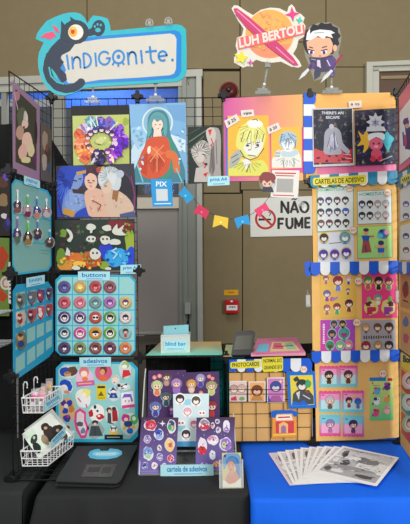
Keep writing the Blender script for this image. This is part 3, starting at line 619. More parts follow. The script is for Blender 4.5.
def s18(a): a.blob((236, 200, 90), 113.5, 432, 4.8, 3.6).e((240, 240, 240), 113.5, 429, 3.4, 3.2).q((40, 50, 80), [(110, 426), (112, 427.5), (115, 427.5), (117, 426), (115.5, 431), (111.5, 431)]).e((250, 240, 230), 113.5, 430, 1.8, 1.4).r((28, 28, 32), 104.5, 434.7, 123, 439.5).l((200, 200, 190), [(107, 437.2), (120, 437.2)], .7)
def s19(a): a.blob((190, 196, 190), 67.5, 428, 4, 4).e((110, 80, 60), 67.5, 427.5, 2.4, 2).e((60, 44, 40), 66.5, 427, .6, .7).e((60, 44, 40), 69, 427, .6, .7)
for lab, fn in (('oval sticker, half blue and half brown head, top left', s1), ('pink haired head sticker over a magenta ribbon', s2), ('round pink sticker with a brown-haired bust', s3), ('standing figure sticker in a red dress, top right', s4),
    ('blue tufted head sticker below the blue and brown oval', s5), ('pale sticker with blond figure in white', s6), ('yellow rectangular warning-style sticker', s7), ('small white egg-shaped head sticker', s8), ('tiny black and white animal sticker', s9),
    ('small sticker in navy pointed hat and dress', s10), ('white rounded sticker with purple hair and pink banner', s11), ('tall tan-edged sticker with blue and purple shapes', s12), ('long slanted sticker with bright pink outline', s13), ('white sticker with red fruit shapes', s14),
    ('sticker of two standing people, one in dark red', s15), ('bunch sticker in pink, green and blue, lower right', s16), ('dark grey cloaked figure sticker', s17), ('bird-like sticker over a black name plate', s18), ('small brown round-faced sticker, lower left', s19)): sticker(lab+' of the sticker board', fn)

# ================= left wing =================
a = Art(LP, .004); a.slab(M((150, 118, 144), .35), [(12.3, 80), (39.6, 106), (39.4, 181), (12.8, 172)], .001)
a.q((62, 60, 48), [(15.5, 89), (36.5, 109), (36.5, 171), (15.5, 162)])
for c, x, y, rx, ry in (((176, 120, 130), 17, 96, 3, 5), ((90, 96, 70), 22, 118, 5, 10), ((216, 204, 196), 25.5, 119, 2.2, 8), ((222, 190, 176), 25, 124, 3.6, 4.6), ((190, 150, 130), 20, 133, 4, 7), ((226, 190, 170), 27, 142, 5.5, 10), ((222, 176, 160), 23, 152, 4.5, 8), ((214, 200, 160), 31, 150, 3.4, 7), ((210, 204, 150), 26, 160, 5, 3), ((96, 40, 90), 35, 160, 1.6, 5), ((40, 36, 40), 36, 132, 1.4, 12)): a.blob(c, x, y, rx, ry, j=.12)
a.l((190, 180, 170), [(25, 112), (25, 121)], 1).e((100, 70, 66), 24, 127, 1, 1)
a.l((206, 180, 200), [(14, 92), (18, 110)], .6)
a.build('art_print', 'pink-bordered print of pale figures on the left wing, facing inward', 'print', GP)
a = Art(LP, .004); a.slab(M((92, 84, 76), .4), [(40.6, 123), (51.4, 130), (51.4, 183), (40.6, 180)], .001)
for c, x, y, rx, ry in (((150, 134, 122), 45, 140, 3, 9), ((70, 60, 56), 48, 156, 3, 10), ((166, 150, 140), 44.5, 162, 2.6, 9), ((60, 84, 110), 49, 168, 1.8, 6), ((120, 70, 60), 47, 148, 1.6, 4)): a.blob(c, x, y, rx, ry)
a.build('art_print', 'dim grey-brown print beside the pink-bordered one on the left wing', 'print', GP)
# key ring board
pk = [(15, 179), (47, 190.5), (50.6, 197), (51, 265.5), (47.6, 271), (17, 275), (12.4, 266.5), (11.6, 184)]
a = Art(LP, .004); a.slab(CYN, pk, .002)
cx_, cy_ = 31.5, 229
a.slab(M((124, 176, 170), .5), [(cx_+(x-cx_)*.95, cy_+(y-cy_)*.955) for x, y in pk], .0003)
a.l(CYN, [(12.5, 213), (50.6, 220.5)], 1.6).l(CYN, [(12.5, 240.5), (50.8, 244.5)], 1.6)
a.l((70, 110, 112), [(40, 250), (50, 251)], .5).l((70, 110, 112), [(41, 253), (49, 254)], .4)
a.build('keyring_board', 'pale cyan cut-corner board with hanging keyrings on the left wing', 'board')
label_card(LP, .011, [(24, 175.5), (39.8, 181), (39.8, 188.5), (24, 184)], None, 'small pale blue label over the keyring board on the left wing')
GK = 'acrylic keyrings hung on the left wing board'
for x, y0, h, strap, c1, c2, d in ((17.5, 191, 22, (206, 212, 214), (50, 52, 76), (130, 80, 80), 'dark blue and brown charm on a white strap'), (27.6, 196, 21, (80, 180, 60), (170, 150, 160), (120, 40, 70), 'pale and wine charm on a short green strap'), (36.8, 198, 20, (40, 120, 190), (60, 66, 140), (190, 130, 120), 'blue and peach charm on a blue strap'), (46.4, 200, 17, (200, 214, 218), (150, 120, 130), (200, 190, 190), 'pale charm next to the right board edge'),
     (17.3, 218, 25, (110, 80, 160), (70, 60, 110), (80, 110, 90), 'purple-strapped charm in the lower row'), (28, 222, 23, (100, 200, 50), (70, 54, 40), (150, 120, 60), 'brown charm on a long green strap'), (37.6, 221, 18, (50, 120, 200), (90, 66, 60), (60, 50, 90), 'small brown charm on a blue strap in the lower row'), (49.6, 231, 16, (40, 150, 200), (96, 80, 76), (70, 60, 60), 'round grey charm hanging off the board edge')):
    p = LP.p3(x, y0, .008); t = thing('keyring', p, d, 'keyring', GK); S = 1.72/500
    a = Art(LP, .0075); a.r((226, 230, 230), x-1, y0-1.5, x+1.2, y0+1.4); a.build('price_dot', parent=t)
    m = MB(); m.tube([LP.p3(x, y0+.5, .01), LP.p3(x+.3, y0+h*.28, .012), LP.p3(x, y0+h*.46, .011)], .0026, M(strap, .5), 6); m.tube([LP.p3(x, y0+h*.44, .011), LP.p3(x, y0+h*.52, .011)], .0032, M((170, 170, 172), .3, .8), 6); m.build('strap', t)
    a = Art(LP, .008, .0001); a.slab(clear((200, 205, 205), .5), a.epts(x, y0+h*.72, 4.7, h*.36, 0, 12), .003)
    a.blob(c1, x, y0+h*.66, 4.1, h*.26, j=.15).blob(c2, x+.3, y0+h*.86, 3.3, h*.16).e((236, 212, 200), x-.2, y0+h*.66, 1.3, h*.08).e((40, 30, 40), x-.5, y0+h*.66, .4, .5)
    a.build('charm', parent=t)
# heart pin board
ph = [(16.5, 284.5), (47.5, 281.5), (52.4, 289), (53, 351), (48.5, 357), (17.5, 378.5), (13, 371.5), (12.7, 291)]
a = Art(LP, .004); a.slab(M((30, 150, 190), .45), ph, .002)
xs = [20.3, 31.2, 40.3, 48.9]; hw = [4.6, 4, 3.6, 2.9]
def yy(x, r):                                       # rows of the board converge to the horizon
    yl = [300.5, 318.8, 340, 363][r]; yr = [293.5, 309.5, 326, 342.5][r]; return yl+(yr-yl)*(x-20.3)/(49.5-20.3)
for r in range(4):
    for k, x in enumerate(xs):
        h0 = 8.6-.055*(x-20)*1.5
        a.q((140, 190, 186), [(x-hw[k], yy(x-hw[k], r)-h0+.4), (x+hw[k], yy(x+hw[k], r)-h0+.4), (x+hw[k], yy(x+hw[k], r)+h0-.8), (x-hw[k], yy(x-hw[k], r)+h0-.8)]); a.z -= a.step
a.z += a.step
a.build('badge_board', 'cyan board of square cells with heart badges on the left wing', 'board')
label_card(LP, .011, [(26.3, 278), (44.5, 274.8), (44.5, 283.6), (26.3, 287.5)], None, 'small pale blue label over the heart badge board on the left wing')
GH = 'heart badges on the left wing'
HB = [(0, 0, (110, 120, 110), (70, 70, 60), 'grey-green heart badge in the first cell'), (0, 1, (120, 90, 80), (60, 110, 150), 'brown and blue heart badge, top row'), (0, 2, (96, 50, 110), (180, 40, 60), 'purple and red heart badge, top row'), (0, 3, (90, 70, 110), (40, 40, 60), 'dusky violet heart badge, top row'),
      (1, 0, (200, 176, 160), (150, 30, 40), 'cream heart badge with red tip'), (1, 1, (176, 70, 80), (80, 40, 50), 'rose heart badge with dark centre'), (1, 2, (200, 60, 76), (240, 220, 220), 'red heart badge with white dots'), (1, 3, (170, 60, 70), (110, 60, 60), 'dark red heart badge at board edge')]
for r, k, c1, c2, d in HB:
    x = xs[k]; y = yy(x, r); rx = hw[k]; ry = 8.4-.05*(x-20)
    hp = [(x+rx*v[0], y+ry*v[1]) for v in ((0, -.55), (.3, -.85), (.65, -.85), (.95, -.5), (.95, 0), (.6, .5), (0, 1), (-.6, .5), (-.95, 0), (-.95, -.5), (-.65, -.85), (-.3, -.85))]
    a = Art(LP, .0065); a.slab(M(c1, .25), hp, .005)
    a.blob(c2, x, y+ry*.2, rx*.55, ry*.4, j=.2).e((236, 206, 190), x-rx*.15, y-ry*.15, rx*.35, ry*.26).e(c2, x-rx*.1, y-ry*.42, rx*.5, ry*.2)
    a.build('heart_badge', d, 'badge', GH)
x = 20.5; y = yy(x, 2)
a = Art(LP, .0065); a.slab(M((110, 104, 80), .25), a.epts(x, y+.5, 4.9, 9.6, 0, 22), .005); a.blob((206, 160, 110), x, y-3, 2.8, 4).blob((30, 60, 120), x+.5, y+4, 3, 3.6).e((60, 50, 60), x, y-5, 2.4, 2)
a.build('badge', 'oval-looking round badge with blue and tan figure, third row on the left wing', 'badge')
# white wire baskets
def basket(P, z0, z1, label, hooks):
    # P: four floor corners: near-left, near-right, far-right, far-left
    t = thing('wire_basket', (sum(p[0] for p in P)/4, sum(p[1] for p in P)/4, z0), label, 'basket')
    WB = M((232, 232, 232), .35); m = MB(); P = [Vector((p[0], p[1], 0)) for p in P]; c = sum(P, Vector())/4
    ring = lambda z, s: [c+(p-c)*s+Vector((0, 0, z)) for p in P]
    for z, s, r in ((z1, 1, .0024), ((z0+z1)/2, .97, .0016), (z0, .94, .0018)):
        R_ = ring(z, s); m.tube(R_+[R_[0]], r, WB)
    m.build('rims', t)
    m = MB(); A_, B_ = ring(z1, 1), ring(z0, .94)
    for i in range(4):
        n = 5 if i % 2 == 0 else 9
        for k in range(n):
            f = k/n; m.tube([A_[i].lerp(A_[(i+1) % 4], f), B_[i].lerp(B_[(i+1) % 4], f)], .0015, WB, 5)
    for k in range(1, 9): m.tube([B_[1].lerp(B_[2], k/9), B_[0].lerp(B_[3], k/9)], .0013, WB, 5)
    m.build('bars', t)
    for f in hooks:
        m = MB(); p = A_[0].lerp(A_[3], f); h = .042
        m.tube([p, p+Vector((0, 0, h)), p+Vector((.004, 0, h+.008)), p+Vector((.010, 0, h+.008)), p+Vector((.013, 0, h)), p+Vector((.012, 0, h-.012))], .0022, WB); m.build('hook', t)
    return t
basket([(-.606, 1.64), (-.535, 1.64), (-.512, 1.79), (-.584, 1.79)], .955, 1.005, 'small upper white wire basket full of bagged keyrings', (.08, .55))
basket([(-.602, 1.615), (-.515, 1.615), (-.478, 1.80), (-.572, 1.80)], .79, .84, 'lower white wire basket with photo prints leaning in it', (.1, .6))
bp_ = PL((-.535, 1.64, .98), Vector((.023, .15, 0)), (0, 0, 1))
label_card(bp_, .004, [(44, 403), (61.5, 391.5), (61.5, 400), (44.5, 412.5)], None, 'long pale blue label on the front of the upper white basket')
lp2 = PL((-.515, 1.615, .8), Vector((.037, .185, 0)), (0, 0, 1))
label_card(lp2, .004, [(51, 440.5), (65, 426), (65.5, 434.5), (51.5, 449)], None, 'pale blue label on the front of the lower white basket')
GB = 'bagged keyrings in the upper basket'
for i, (x, y, z, c, d) in enumerate(((-.578, 1.655, .965, (226, 90, 140), 'pink bagged keyring at the front left'), (-.555, 1.66, .965, (232, 120, 160), 'pink bagged keyring at the front right'), (-.575, 1.695, .965, (240, 200, 216), 'pale pink bagged keyring in the middle'), (-.55, 1.70, .965, (222, 110, 120), 'rose bagged keyring near the long label'), (-.57, 1.735, .972, (196, 150, 110), 'tan bagged keyring behind the pink ones'), (-.545, 1.74, .978, (206, 170, 90), 'yellow-tan bagged keyring near the back'), (-.555, 1.772, .98, (176, 130, 100), 'brown bagged keyring at the back end'))):
    t = thing('bagged_keyring', (x, y, z), d+' of the upper basket', 'keyring', GB); R3 = Matrix.Rotation(random.uniform(-.3, .3), 3, 'Y') @ Matrix.Rotation(random.uniform(-.5, .5), 3, 'Z')
    m = MB(); C = Vector((x, y, z)); hh = .058
    q = lambda a_, b_, c_: C+R3 @ Vector((a_, b_, c_))
    m.hexa([q(-.010, -.005, 0), q(.010, -.005, 0), q(.010, .005, 0), q(-.010, .005, 0)], [q(-.012, -.001, hh), q(.012, -.002, hh), q(.012, .001, hh), q(-.012, .001, hh)], clear((240, 236, 240), .18)); m.build('bag', t)
    m = MB(); m.lathe(q(0, -.0, .036), [(.001, -.003), (.0105, -.003), (.0105, .003), (.001, .003)], M(c, .4), R3 @ Vector((0, 1, 0)), 12); m.lathe(q(.001, 0, .016), [(.001, -.003), (.008, -.003), (.008, .003), (.001, .003)], M((244, 240, 240), .4), R3 @ Vector((0, 1, 0)), 10); m.build('charm', t)
pp = PL((-.545, 1.685, .85), Vector((.75, .60, -.12)), Vector((-.30, .55, .80)))
n_ = pp.n
a = Art(pp, -.004); a.slab(M((186, 190, 186), .5), [(24, 430), (52, 409), (73, 435), (42, 456)], .001); a.build('art_print', 'hindmost print leaning in the lower white basket', 'print')
a = Art(pp, .0); a.slab(M((226, 230, 222), .4), [(21.7, 434), (50, 413), (71, 436), (39.5, 459)], .001)
a.q((206, 230, 206), [(23.5, 434.5), (33, 428), (45, 450), (39, 456)])
for c, x, y, rx, ry, ro in (((44, 52, 48), 34, 439, 3.4, 5, .3), ((30, 34, 36), 37, 448, 4, 6, -.4), ((50, 36, 34), 45, 427, 4.5, 4, 0), ((56, 44, 40), 50, 434, 6, 8, -.5), ((40, 30, 32), 58, 431, 6, 6, -.6), ((160, 140, 110), 45, 440, 3, 6, -.5), ((70, 50, 50), 63, 436, 4, 5, -.6)): a.blob(c, x, y, rx, ry, rot=ro, j=.12)
a.e((190, 200, 190), 34, 437.5, 1.3, 1.6).e((200, 160, 130), 45.5, 428, 1.8, 1.5).e((190, 150, 120), 57.5, 430.5, 1.6, 1.6)
a.build('art_print', 'white print with dark-haired figures leaning in the lower white basket', 'print')
# ================= second column, top row =================
G4 = GP
a = Art(BP, .004, .0001); a.slab(M((120, 172, 214), .35), [(129.4, 104.5), (185.5, 102.5), (187.5, 183), (133.5, 184.5)], .001).S().C(131.2, 105, 185.4, 182.6)
def soft(c, pts): a.q(c, pts)
a.q((150, 196, 226), [(130, 128), (150, 124), (152, 136), (131, 140)]).q((190, 216, 230), [(131, 150), (142, 140), (150, 152), (147, 176), (133, 178)]).q((206, 224, 232), [(170, 134), (187, 140), (187, 152), (172, 150)]).q((160, 196, 222), [(131, 138), (140, 132), (148, 140), (138, 150)])
a.q((110, 160, 206), [(166, 104), (185, 103), (186, 122), (174, 120)])
a.e((206, 226, 226), 157.5, 122.5, 15.5, 15.5, n=28).e((136, 180, 206), 157.5, 122.5, 14, 14, n=28)
TE = (66, 126, 142)                                   # hooded teal mantle
a.q(TE, [(148, 118), (152, 112), (158, 110), (165, 112), (169, 120), (171, 136), (178, 150), (185, 170), (187, 182), (134, 184), (136, 166), (144, 148), (147, 134)])
a.q((90, 160, 160), [(150, 118), (156, 112), (163, 114), (167, 122), (166, 136), (160, 128), (154, 126), (150, 136), (147, 134)])
strands(a, (40, 96, 116), 158, 112, 17, 66, 22, 35, 145, .8, .1, .2); strands(a, (110, 176, 186), 158, 112, 17, 66, 14, 35, 145, .6, .1, .3)
a.q((60, 140, 120), [(167, 138), (173, 142), (177, 156), (172, 172), (164, 182), (160, 178), (168, 160)])
a.e((244, 214, 196), 157.5, 124.5, 5.4, 6.8).q((244, 214, 196), [(154, 130), (161, 130), (162, 138), (153, 138)]).q((240, 190, 190), [(153, 126), (155, 126), (155, 127.5), (153, 127.5)])
a.q((92, 150, 160), [(151, 124), (152, 117), (158, 115), (164, 118), (164, 125), (161, 120), (157, 122), (154, 119)])
a.l((60, 50, 60), [(154.5, 124.5), (156.5, 124.8)], .7).l((60, 50, 60), [(159, 124.8), (161, 124.5)], .7).l((190, 90, 90), [(157, 128.4), (159, 128.4)], .6)
a.q((206, 84, 52), [(149, 138), (166, 137), (170, 148), (171, 160), (167, 172), (158, 178), (146, 178), (138, 170), (140, 156), (145, 146)])
a.q((186, 66, 42), [(140, 158), (148, 152), (147, 176), (141, 172)]).q((222, 110, 70), [(150, 152), (156, 146), (162, 152), (168, 152), (160, 156), (156, 166), (153, 157)])
a.q((214, 110, 60), [(167, 150), (177, 154), (180, 172), (174, 172), (172, 160), (166, 157)])
strands(a, (164, 54, 38), 156, 150, 14, 24, 16, 40, 140, .6, .1)
dabs(a, [(200, 222, 234), (110, 170, 210)], 138, 144, 6, 30, 12, 1, 2.6); dabs(a, [(214, 230, 236), (120, 176, 214)], 180, 140, 5, 26, 12, 1, 2.6)
for p in (((157, 152), (150, 162)), ((157, 152), (165, 162)), ((157, 152), (157, 172)), ((157, 152), (150, 146)), ((157, 152), (164, 145))): a.l((236, 160, 110), p, .8)
a.e((246, 224, 206), 149, 150, 1.8, 4, .1).l((120, 196, 206), [(137, 164), (143, 182)], 1.4).l((120, 190, 200), [(176, 168), (182, 182)], 1.4)
a.build('art_print', 'tall sky-blue print of a haloed figure in an orange robe and teal mantle', 'print', G4)
a = Art(BP, .003, .0001); a.slab(M((26, 38, 36), .4), [(187.5, 127), (221.5, 126), (223, 182.5), (188.5, 184)], .001).S().C(188.6, 127.4, 221, 182)
GY = (172, 166, 160)
a.l((110, 140, 110), [(189, 142), (208, 129)], .8).l((90, 120, 100), [(189, 150), (204, 136)], .6).l((60, 90, 70), [(189, 134), (200, 128)], .6)
a.q((160, 154, 150), [(208, 129), (218, 128), (221, 140), (220.5, 166), (222, 182), (208, 182), (206, 160), (209, 146)])
a.blob(GY, 199, 152, 8, 8.5, j=.2).q(GY, [(192, 150), (202, 140), (210, 148), (208, 172), (200, 168), (193, 158)]).q((186, 178, 172), [(196, 168), (208, 166), (212, 183), (194, 184)])
a.q((196, 186, 180), [(206, 131), (212, 127), (216, 134), (212, 150), (208, 142)]).e((198, 190, 184), 200, 157, 4.5, 5.5)
strands(a, (90, 90, 90), 201, 152, 10, 11, 18, 120, 400, .5, .3); strands(a, (230, 226, 222), 200, 152, 9, 10, 10, 120, 380, .5, .3); strands(a, (110, 104, 100), 213, 130, 8, 52, 12, 70, 120, .5, .05)
for p in (((194, 148), (197, 142)), ((198, 146), (202, 141)), ((203, 148), (206, 142)), ((193, 156), (190, 152)), ((211, 150), (214, 172)), ((216, 140), (217, 164))): a.l((90, 88, 88), p, .6)
a.q((206, 50, 44), [(208, 130), (212, 129), (210, 136)]).l((206, 50, 44), [(211, 138), (213, 143), (210, 146)], .9).l((200, 44, 40), [(203, 162), (206, 166), (204, 168)], 1.1).q((200, 44, 40), [(203, 174), (208, 172), (206, 177)]).l((40, 40, 40), [(202, 154), (205, 155)], .7).e((40, 36, 36), 206, 164, 1.6, 1.2)
a.build('art_print', 'dark print of a grey-haired figure touched with red, arm raised', 'print', G4)
label_card(BP, .006, [(207.5, 176.5), (229.5, 175.8), (229.5, 185), (207.5, 186)], 'print A4', 'pale blue print A4 label under the grey and red print', group=None)
a = Art(BP, .0065); a.slab(M((36, 150, 214), .45), [(150.5, 179), (172, 179.3), (173, 206.5), (152.5, 206.8)], .0012)
a.tb(WHITE, 'PIX', 156, 181.5, 167, 186.5, .02).q((206, 214, 216), [(156, 189), (167.5, 189), (168, 200.8), (156.5, 201)]).l(WHITE, [(154.5, 203.8), (171, 203.5)], .9)
a.build('payment_card', 'blue PIX payment card hanging under the robed-figure print', 'card')
# ================= acrylic clips and the three big signs =================
CL = clear(); CLD = clear((180, 186, 186), .4)
def stand(x, y0, y1, label, lean=0, w_=.05):
    b = BP.p3(x+lean, y1, .006); t_ = BP.p3(x, y0, .006); t = thing('clear_clip_stand', b, label, 'clip stand', 'clear clip stands on the top wires')
    m = MB(); m.box(b+Vector((0, -.004, .002)), (w_*1.15, .024, .012), CLD, bev=.002); m.box(b+Vector((0, -.004, .014)), (w_*.75, .016, .010), CLD, bev=.002); m.build('base_clamp', t)
    m = MB(); k1 = b.lerp(t_, .35); m.tube([b+Vector((0, 0, .01)), k1], .006, CLD, 8); m.tube([k1, t_], .0045, CLD, 8); m.lathe(k1-Vector((0, .006, 0)), [(.002, 0), (.006, .003), (.006, .009), (.002, .012)], M((236, 240, 240), .2), (0, 1, 0), 10); m.build('stem', t)
    m = MB(); m.box(t_+Vector((0, -.004, .012)), (.02, .014, .034), CLD, bev=.002); m.lathe(t_+Vector((0, -.006, -.001)), [(.002, -.004), (.0065, -.002), (.0065, .002), (.002, .004)], CLD, (0, 0, 1), 10); m.build('jaw', t)
stand(93, 86, 103, 'left clear clip stand holding up the INDIGONITE sign'); stand(155.5, 83, 101.5, 'right clear clip stand holding up the INDIGONITE sign', w_=.06)
stand(267.5, 67, 94, 'clear bent clip stand under the LUH BERTOLI planet sign', -5); stand(331.5, 76, 93.5, 'clear clip stand under the chibi standee', w_=.065)
SP = PL((0, D-.014, 1.445), (1, 0, 0), (0, 0, 1))
CYA = M((36, 176, 190), .4, noise=.08, scale=40); ROY = M((16, 128, 206), .4); NAVY = M((46, 58, 76), .5, noise=.25, scale=120); IVO = M((206, 203, 192), .5, noise=.05, scale=30)
a = Art(SP, 0, .00025)
a.slab(CYA, [(36, 39.5), (37.5, 34), (40, 30), (44, 25), (47, 21.5), (53, 18.5), (57, 16.8), (63, 14.5), (70, 13), (76, 13), (81, 14.3), (85, 18.5), (88, 24), (90.5, 19), (93.5, 16), (101, 17), (108, 19), (110, 25), (111, 31.3), (145, 28), (177, 24.8), (182, 26), (186, 30), (186.6, 50), (186.6, 72), (184, 78), (178, 82), (140, 84.5), (100, 87), (84, 88.5), (75, 93), (66, 96), (59, 95.5), (53, 93), (48, 89), (43.5, 83), (40.5, 76), (38.7, 68), (38.3, 60), (39.3, 53), (44, 43)], .004)
a.q(ROY, [(78, 38.5), (100, 36), (140, 32.8), (175, 30.2), (179.5, 32), (181.5, 36), (181.3, 71), (179, 76), (174, 78.5), (140, 81), (100, 83), (70, 86), (60, 86), (56, 72), (58, 52)])
a.q(IVO, [(82, 42), (100, 39.2), (140, 36), (170, 33.5), (174.5, 35), (176.5, 39), (176, 69), (174, 73.5), (170, 75.2), (140, 77.5), (100, 79.8), (80, 83), (68, 83), (64, 76), (66, 70), (62, 60), (60, 55), (68, 50), (72, 44)])
a.l(NAVY, [(71, 38), (62, 42), (54, 50), (48.5, 60), (47, 70), (50, 79), (57, 86.5), (66, 89), (75, 87.5), (81, 83)], 8.5).e(NAVY, 81, 82.5, 4.2, 4.2).e(NAVY, 66, 88.8, 4.2, 4.2)
a.q(NAVY, [(58, 44), (70, 40), (75, 44), (70, 51), (62, 55), (58, 64), (50, 68), (44, 66), (46, 54), (52, 48)]).q(NAVY, [(52, 50), (60, 52), (59, 57), (64, 62), (60, 68), (66, 74), (67, 80), (62, 83), (56, 74), (50, 66)])
a.e(NAVY, 75.5, 32, 13.5, 12.2).q(NAVY, [(61, 30), (61, 20.5), (66, 26), (71, 23), (70, 16.5), (76, 20.5), (84, 24), (87, 29), (84, 36), (66, 42), (60, 38)])
a.q(NAVY, [(84, 30), (90, 29), (96, 24), (100, 26), (98, 34), (90, 36), (84, 36)]).e(NAVY, 98.5, 28, 6.6, 8.2, .15)
a.e(CYA, 98, 30, 2.8, 2.2).e(CYA, 94.8, 26.5, 1, 1.4).e(CYA, 97.6, 24.4, 1, 1.4).e(CYA, 100.8, 25, 1, 1.4)
a.q(CYA, [(48.5, 20), (52, 22), (56, 20), (59, 24), (58, 28), (52, 27)]).q(M((222, 80, 118), .5), [(40, 37), (46, 33), (53, 31.5), (56.5, 36), (50, 39.5), (45, 38)]).q(M((222, 80, 118), .5), [(51.5, 24), (57, 27.5), (60, 33), (55.5, 31.5)])
a.l(CYA, [(49, 67), (51, 76), (57, 82), (64, 84)], 1.6)
a.e(M((226, 222, 210), .5), 75.8, 32.2, 7.6, 7.8, n=26).e(M((236, 176, 50), .5), 73, 31.8, 4.2, 5.2, n=20).e(M((200, 60, 60), .5), 72.8, 31.6, 2, 2.4).e(M((244, 220, 120), .5), 73, 28.6, 1.2, .9)
LW_ = 1.9
def pl(*p): a.l(ROY, list(p), LW_)
def arc(cx, cy, rx, ry, a0, a1, n=12): return [(cx+rx*math.cos(math.radians(a0+(a1-a0)*i/n)), cy-ry*math.sin(math.radians(a0+(a1-a0)*i/n))) for i in range(n+1)]
pl((66.8, 54.5), (68.8, 69.5)); pl((72, 56.5), (73, 69)); pl(*([(73, 63)]+arc(76.8, 61.5, 3.4, 4.6, 170, 0)+[(80.6, 68.2)]))
pl(*([(83.3, 53.2), (84.4, 67.8)]+arc(84.4, 60.4, 6.6, 7.2, -88, 90)+[(83.3, 53.2)])); pl((95.2, 52.5), (96.4, 66.4))
pl(*(arc(104.4, 58, 5.6, 6.6, 40, 360)+[(106, 58.3)])); pl(*arc(118.5, 56.8, 5.6, 6.4, 0, 360, 18)); a.e(ROY, 118.5, 56.6, 1.9, 2.1); pl((114.5, 61.5), (112.5, 65)); pl((118.5, 63), (118.3, 66.6)); pl((122, 61.5), (124, 64.6))
pl((127.6, 52), (128.7, 64.8)); pl(*([(128.2, 58)]+arc(132.3, 56.6, 3.6, 4.8, 165, 0)+[(136.6, 64)])); pl((141, 50), (142.2, 63.2)); pl((149.8, 46), (151, 59), (152.6, 62.4), (155, 62)); pl((145.4, 51.8), (156.8, 50.6))
pl(*([(158.8, 56.4), (166.6, 55.2)]+arc(162.7, 55.8, 4.2, 4.8, 8, 310))); a.e(ROY, 172.5, 59.8, 1.3, 1.4)
a.build('brand_sign', 'cut-out INDIGONITE sign with navy creature curled round its left end', 'sign')
for x, y, lab in ((149.5, 24.5, 'clear plastic hook on the top edge of the cyan sign, left one'), (168.5, 23, 'clear plastic hook on the top edge of the cyan sign, right one')):
    c = SP.p3(x, y, .004); t = MB(); t.box(c+Vector((0, 0, -.004)), (.03, .012, .008), CLD, bev=.002); t.tube([c+Vector((-.014, -.003, 0)), c+Vector((-.010, -.004, .014)), c+Vector((0, -.004, .019)), c+Vector((.010, -.004, .014)), c+Vector((.014, -.003, 0))], .0026, CL, 6); t.box(c+Vector((0, -.002, .006)), (.012, .008, .014), CL, bev=.002)
    t.build('clear_hook', label=lab, cat='hook')
# planet sign
a = Art(SP, 0, .00025)
PWH = M((220, 216, 204), .4)
th = math.atan2(59, 66)
a.slab(PWH, [(231.5, 9), (234, 5.6), (238, 6), (246, 11.5), (253, 15.5), (261, 10), (270, 8), (279, 8.6), (287, 12.4), (288.5, 7), (291.5, 4.6), (294.5, 8), (296, 12), (301, 14.5), (304.5, 18), (303, 23), (305.4, 26), (304, 37), (298.5, 40), (296.5, 48), (293, 54), (299, 61), (301.5, 66.5), (298, 68), (291, 67), (281, 62), (272, 63), (262, 62), (256, 60), (252, 63), (253, 67), (247, 66.5), (243, 68), (239.5, 66), (234, 63), (234, 58), (237.5, 52), (235.5, 46), (237, 38), (242, 36), (243.5, 29), (238, 21)], .003)
a.slab(M((226, 160, 96), .4, kind='grad_z', rgb2=(226, 170, 84)), a.epts(269.6, 34, 24.2, 24.4, 0, 36), .0003)
a.q((236, 140, 104), [(247, 44), (262, 46), (291, 44), (284, 53), (272, 58), (260, 56.5), (252, 51)]).blob((240, 170, 90), 268, 22, 14, 8, j=.1)
dabs(a, [(228, 168, 96), (224, 156, 96), (222, 150, 98), (226, 166, 100)], 269, 33, 20, 20, 60, 1, 3)
a.q((196, 62, 112), [(233.5, 8.5), (237, 8), (248, 16), (262, 28), (280, 44), (293, 57), (298.5, 65), (294, 65.5), (280, 56), (262, 42), (246, 27), (236, 15)])
a.l((244, 150, 180), [(237, 10.5), (250, 22), (262, 33)], .9).l((244, 150, 180), [(276, 47), (288, 58), (294, 63)], .9).l((200, 40, 90), [(240, 18), (256, 34)], .7)
a.q(M((232, 106, 110), .4), [(237.5, 38), (304, 24.5), (305, 34), (238.5, 49.5)])
a.text(PWH, 'LUH BERTOLI', (239.6, 48.2), (303.2, 33.2), (238.4, 38.4), .035)
a.star((222, 60, 130), 292.5, 14, 7.6, 4, .33, -.1).star((70, 196, 176), 299.7, 20, 4, 4, .4, .2).star((232, 214, 60), 241, 57.6, 7.6, 5, .45, .2).star((206, 90, 160), 250.5, 62.4, 3.8, 4, .35).l((120, 200, 120), [(243, 63), (246, 60)], 1)
a.build('brand_sign', 'cut-out LUH BERTOLI planet sign with pink ring and stars', 'sign')
# chibi standee
a = Art(SP, 0, .0002)
HK = M((34, 34, 40), .45); PUR = M((84, 66, 122), .45); SK = M((226, 172, 140), .45)
a.slab(clear((200, 205, 205), .16), [(303, 36), (309, 27), (318, 23), (330, 22.5), (339, 28), (341.5, 37), (340, 46), (338, 53), (340, 58), (336, 66), (332, 76), (326, 78), (314, 81), (311, 72), (309, 66), (305, 56), (304, 48)], .0025)
a.q(HK, [(303, 44), (303.5, 36), (306.5, 30), (311, 27.5), (313, 24), (318, 25.5), (321, 22.5), (326, 24), (331, 23), (333, 26), (338, 28), (338, 32), (341, 36), (338, 39), (339.5, 44), (336, 47), (333, 54), (308, 54), (305, 50)])
a.q(SK, [(306.5, 42), (312, 37), (330, 38), (333, 44), (332, 52), (326, 57), (313, 57), (307.5, 50)]).e(SK, 335, 48, 2, 3.4)
a.q((226, 228, 228), [(306, 40), (307, 33), (310, 28), (310, 34), (313, 31), (320, 29.5), (331, 30.5), (335, 33), (331, 34), (333, 38), (326, 36), (324, 39), (318, 36), (311, 40)]).l((150, 152, 158), [(314, 33), (324, 32.5)], .9)
a.q(HK, [(333, 38), (337, 38), (335, 45), (332.5, 44)])
for x in (311.3, 324): a.e((244, 244, 246), x, 52.3-.2, 3, 2, n=10).e((110, 70, 150), x, 52.4, 1.7, 1.9, n=10).e((30, 26, 40), x, 52.5, .8, 1, n=8)
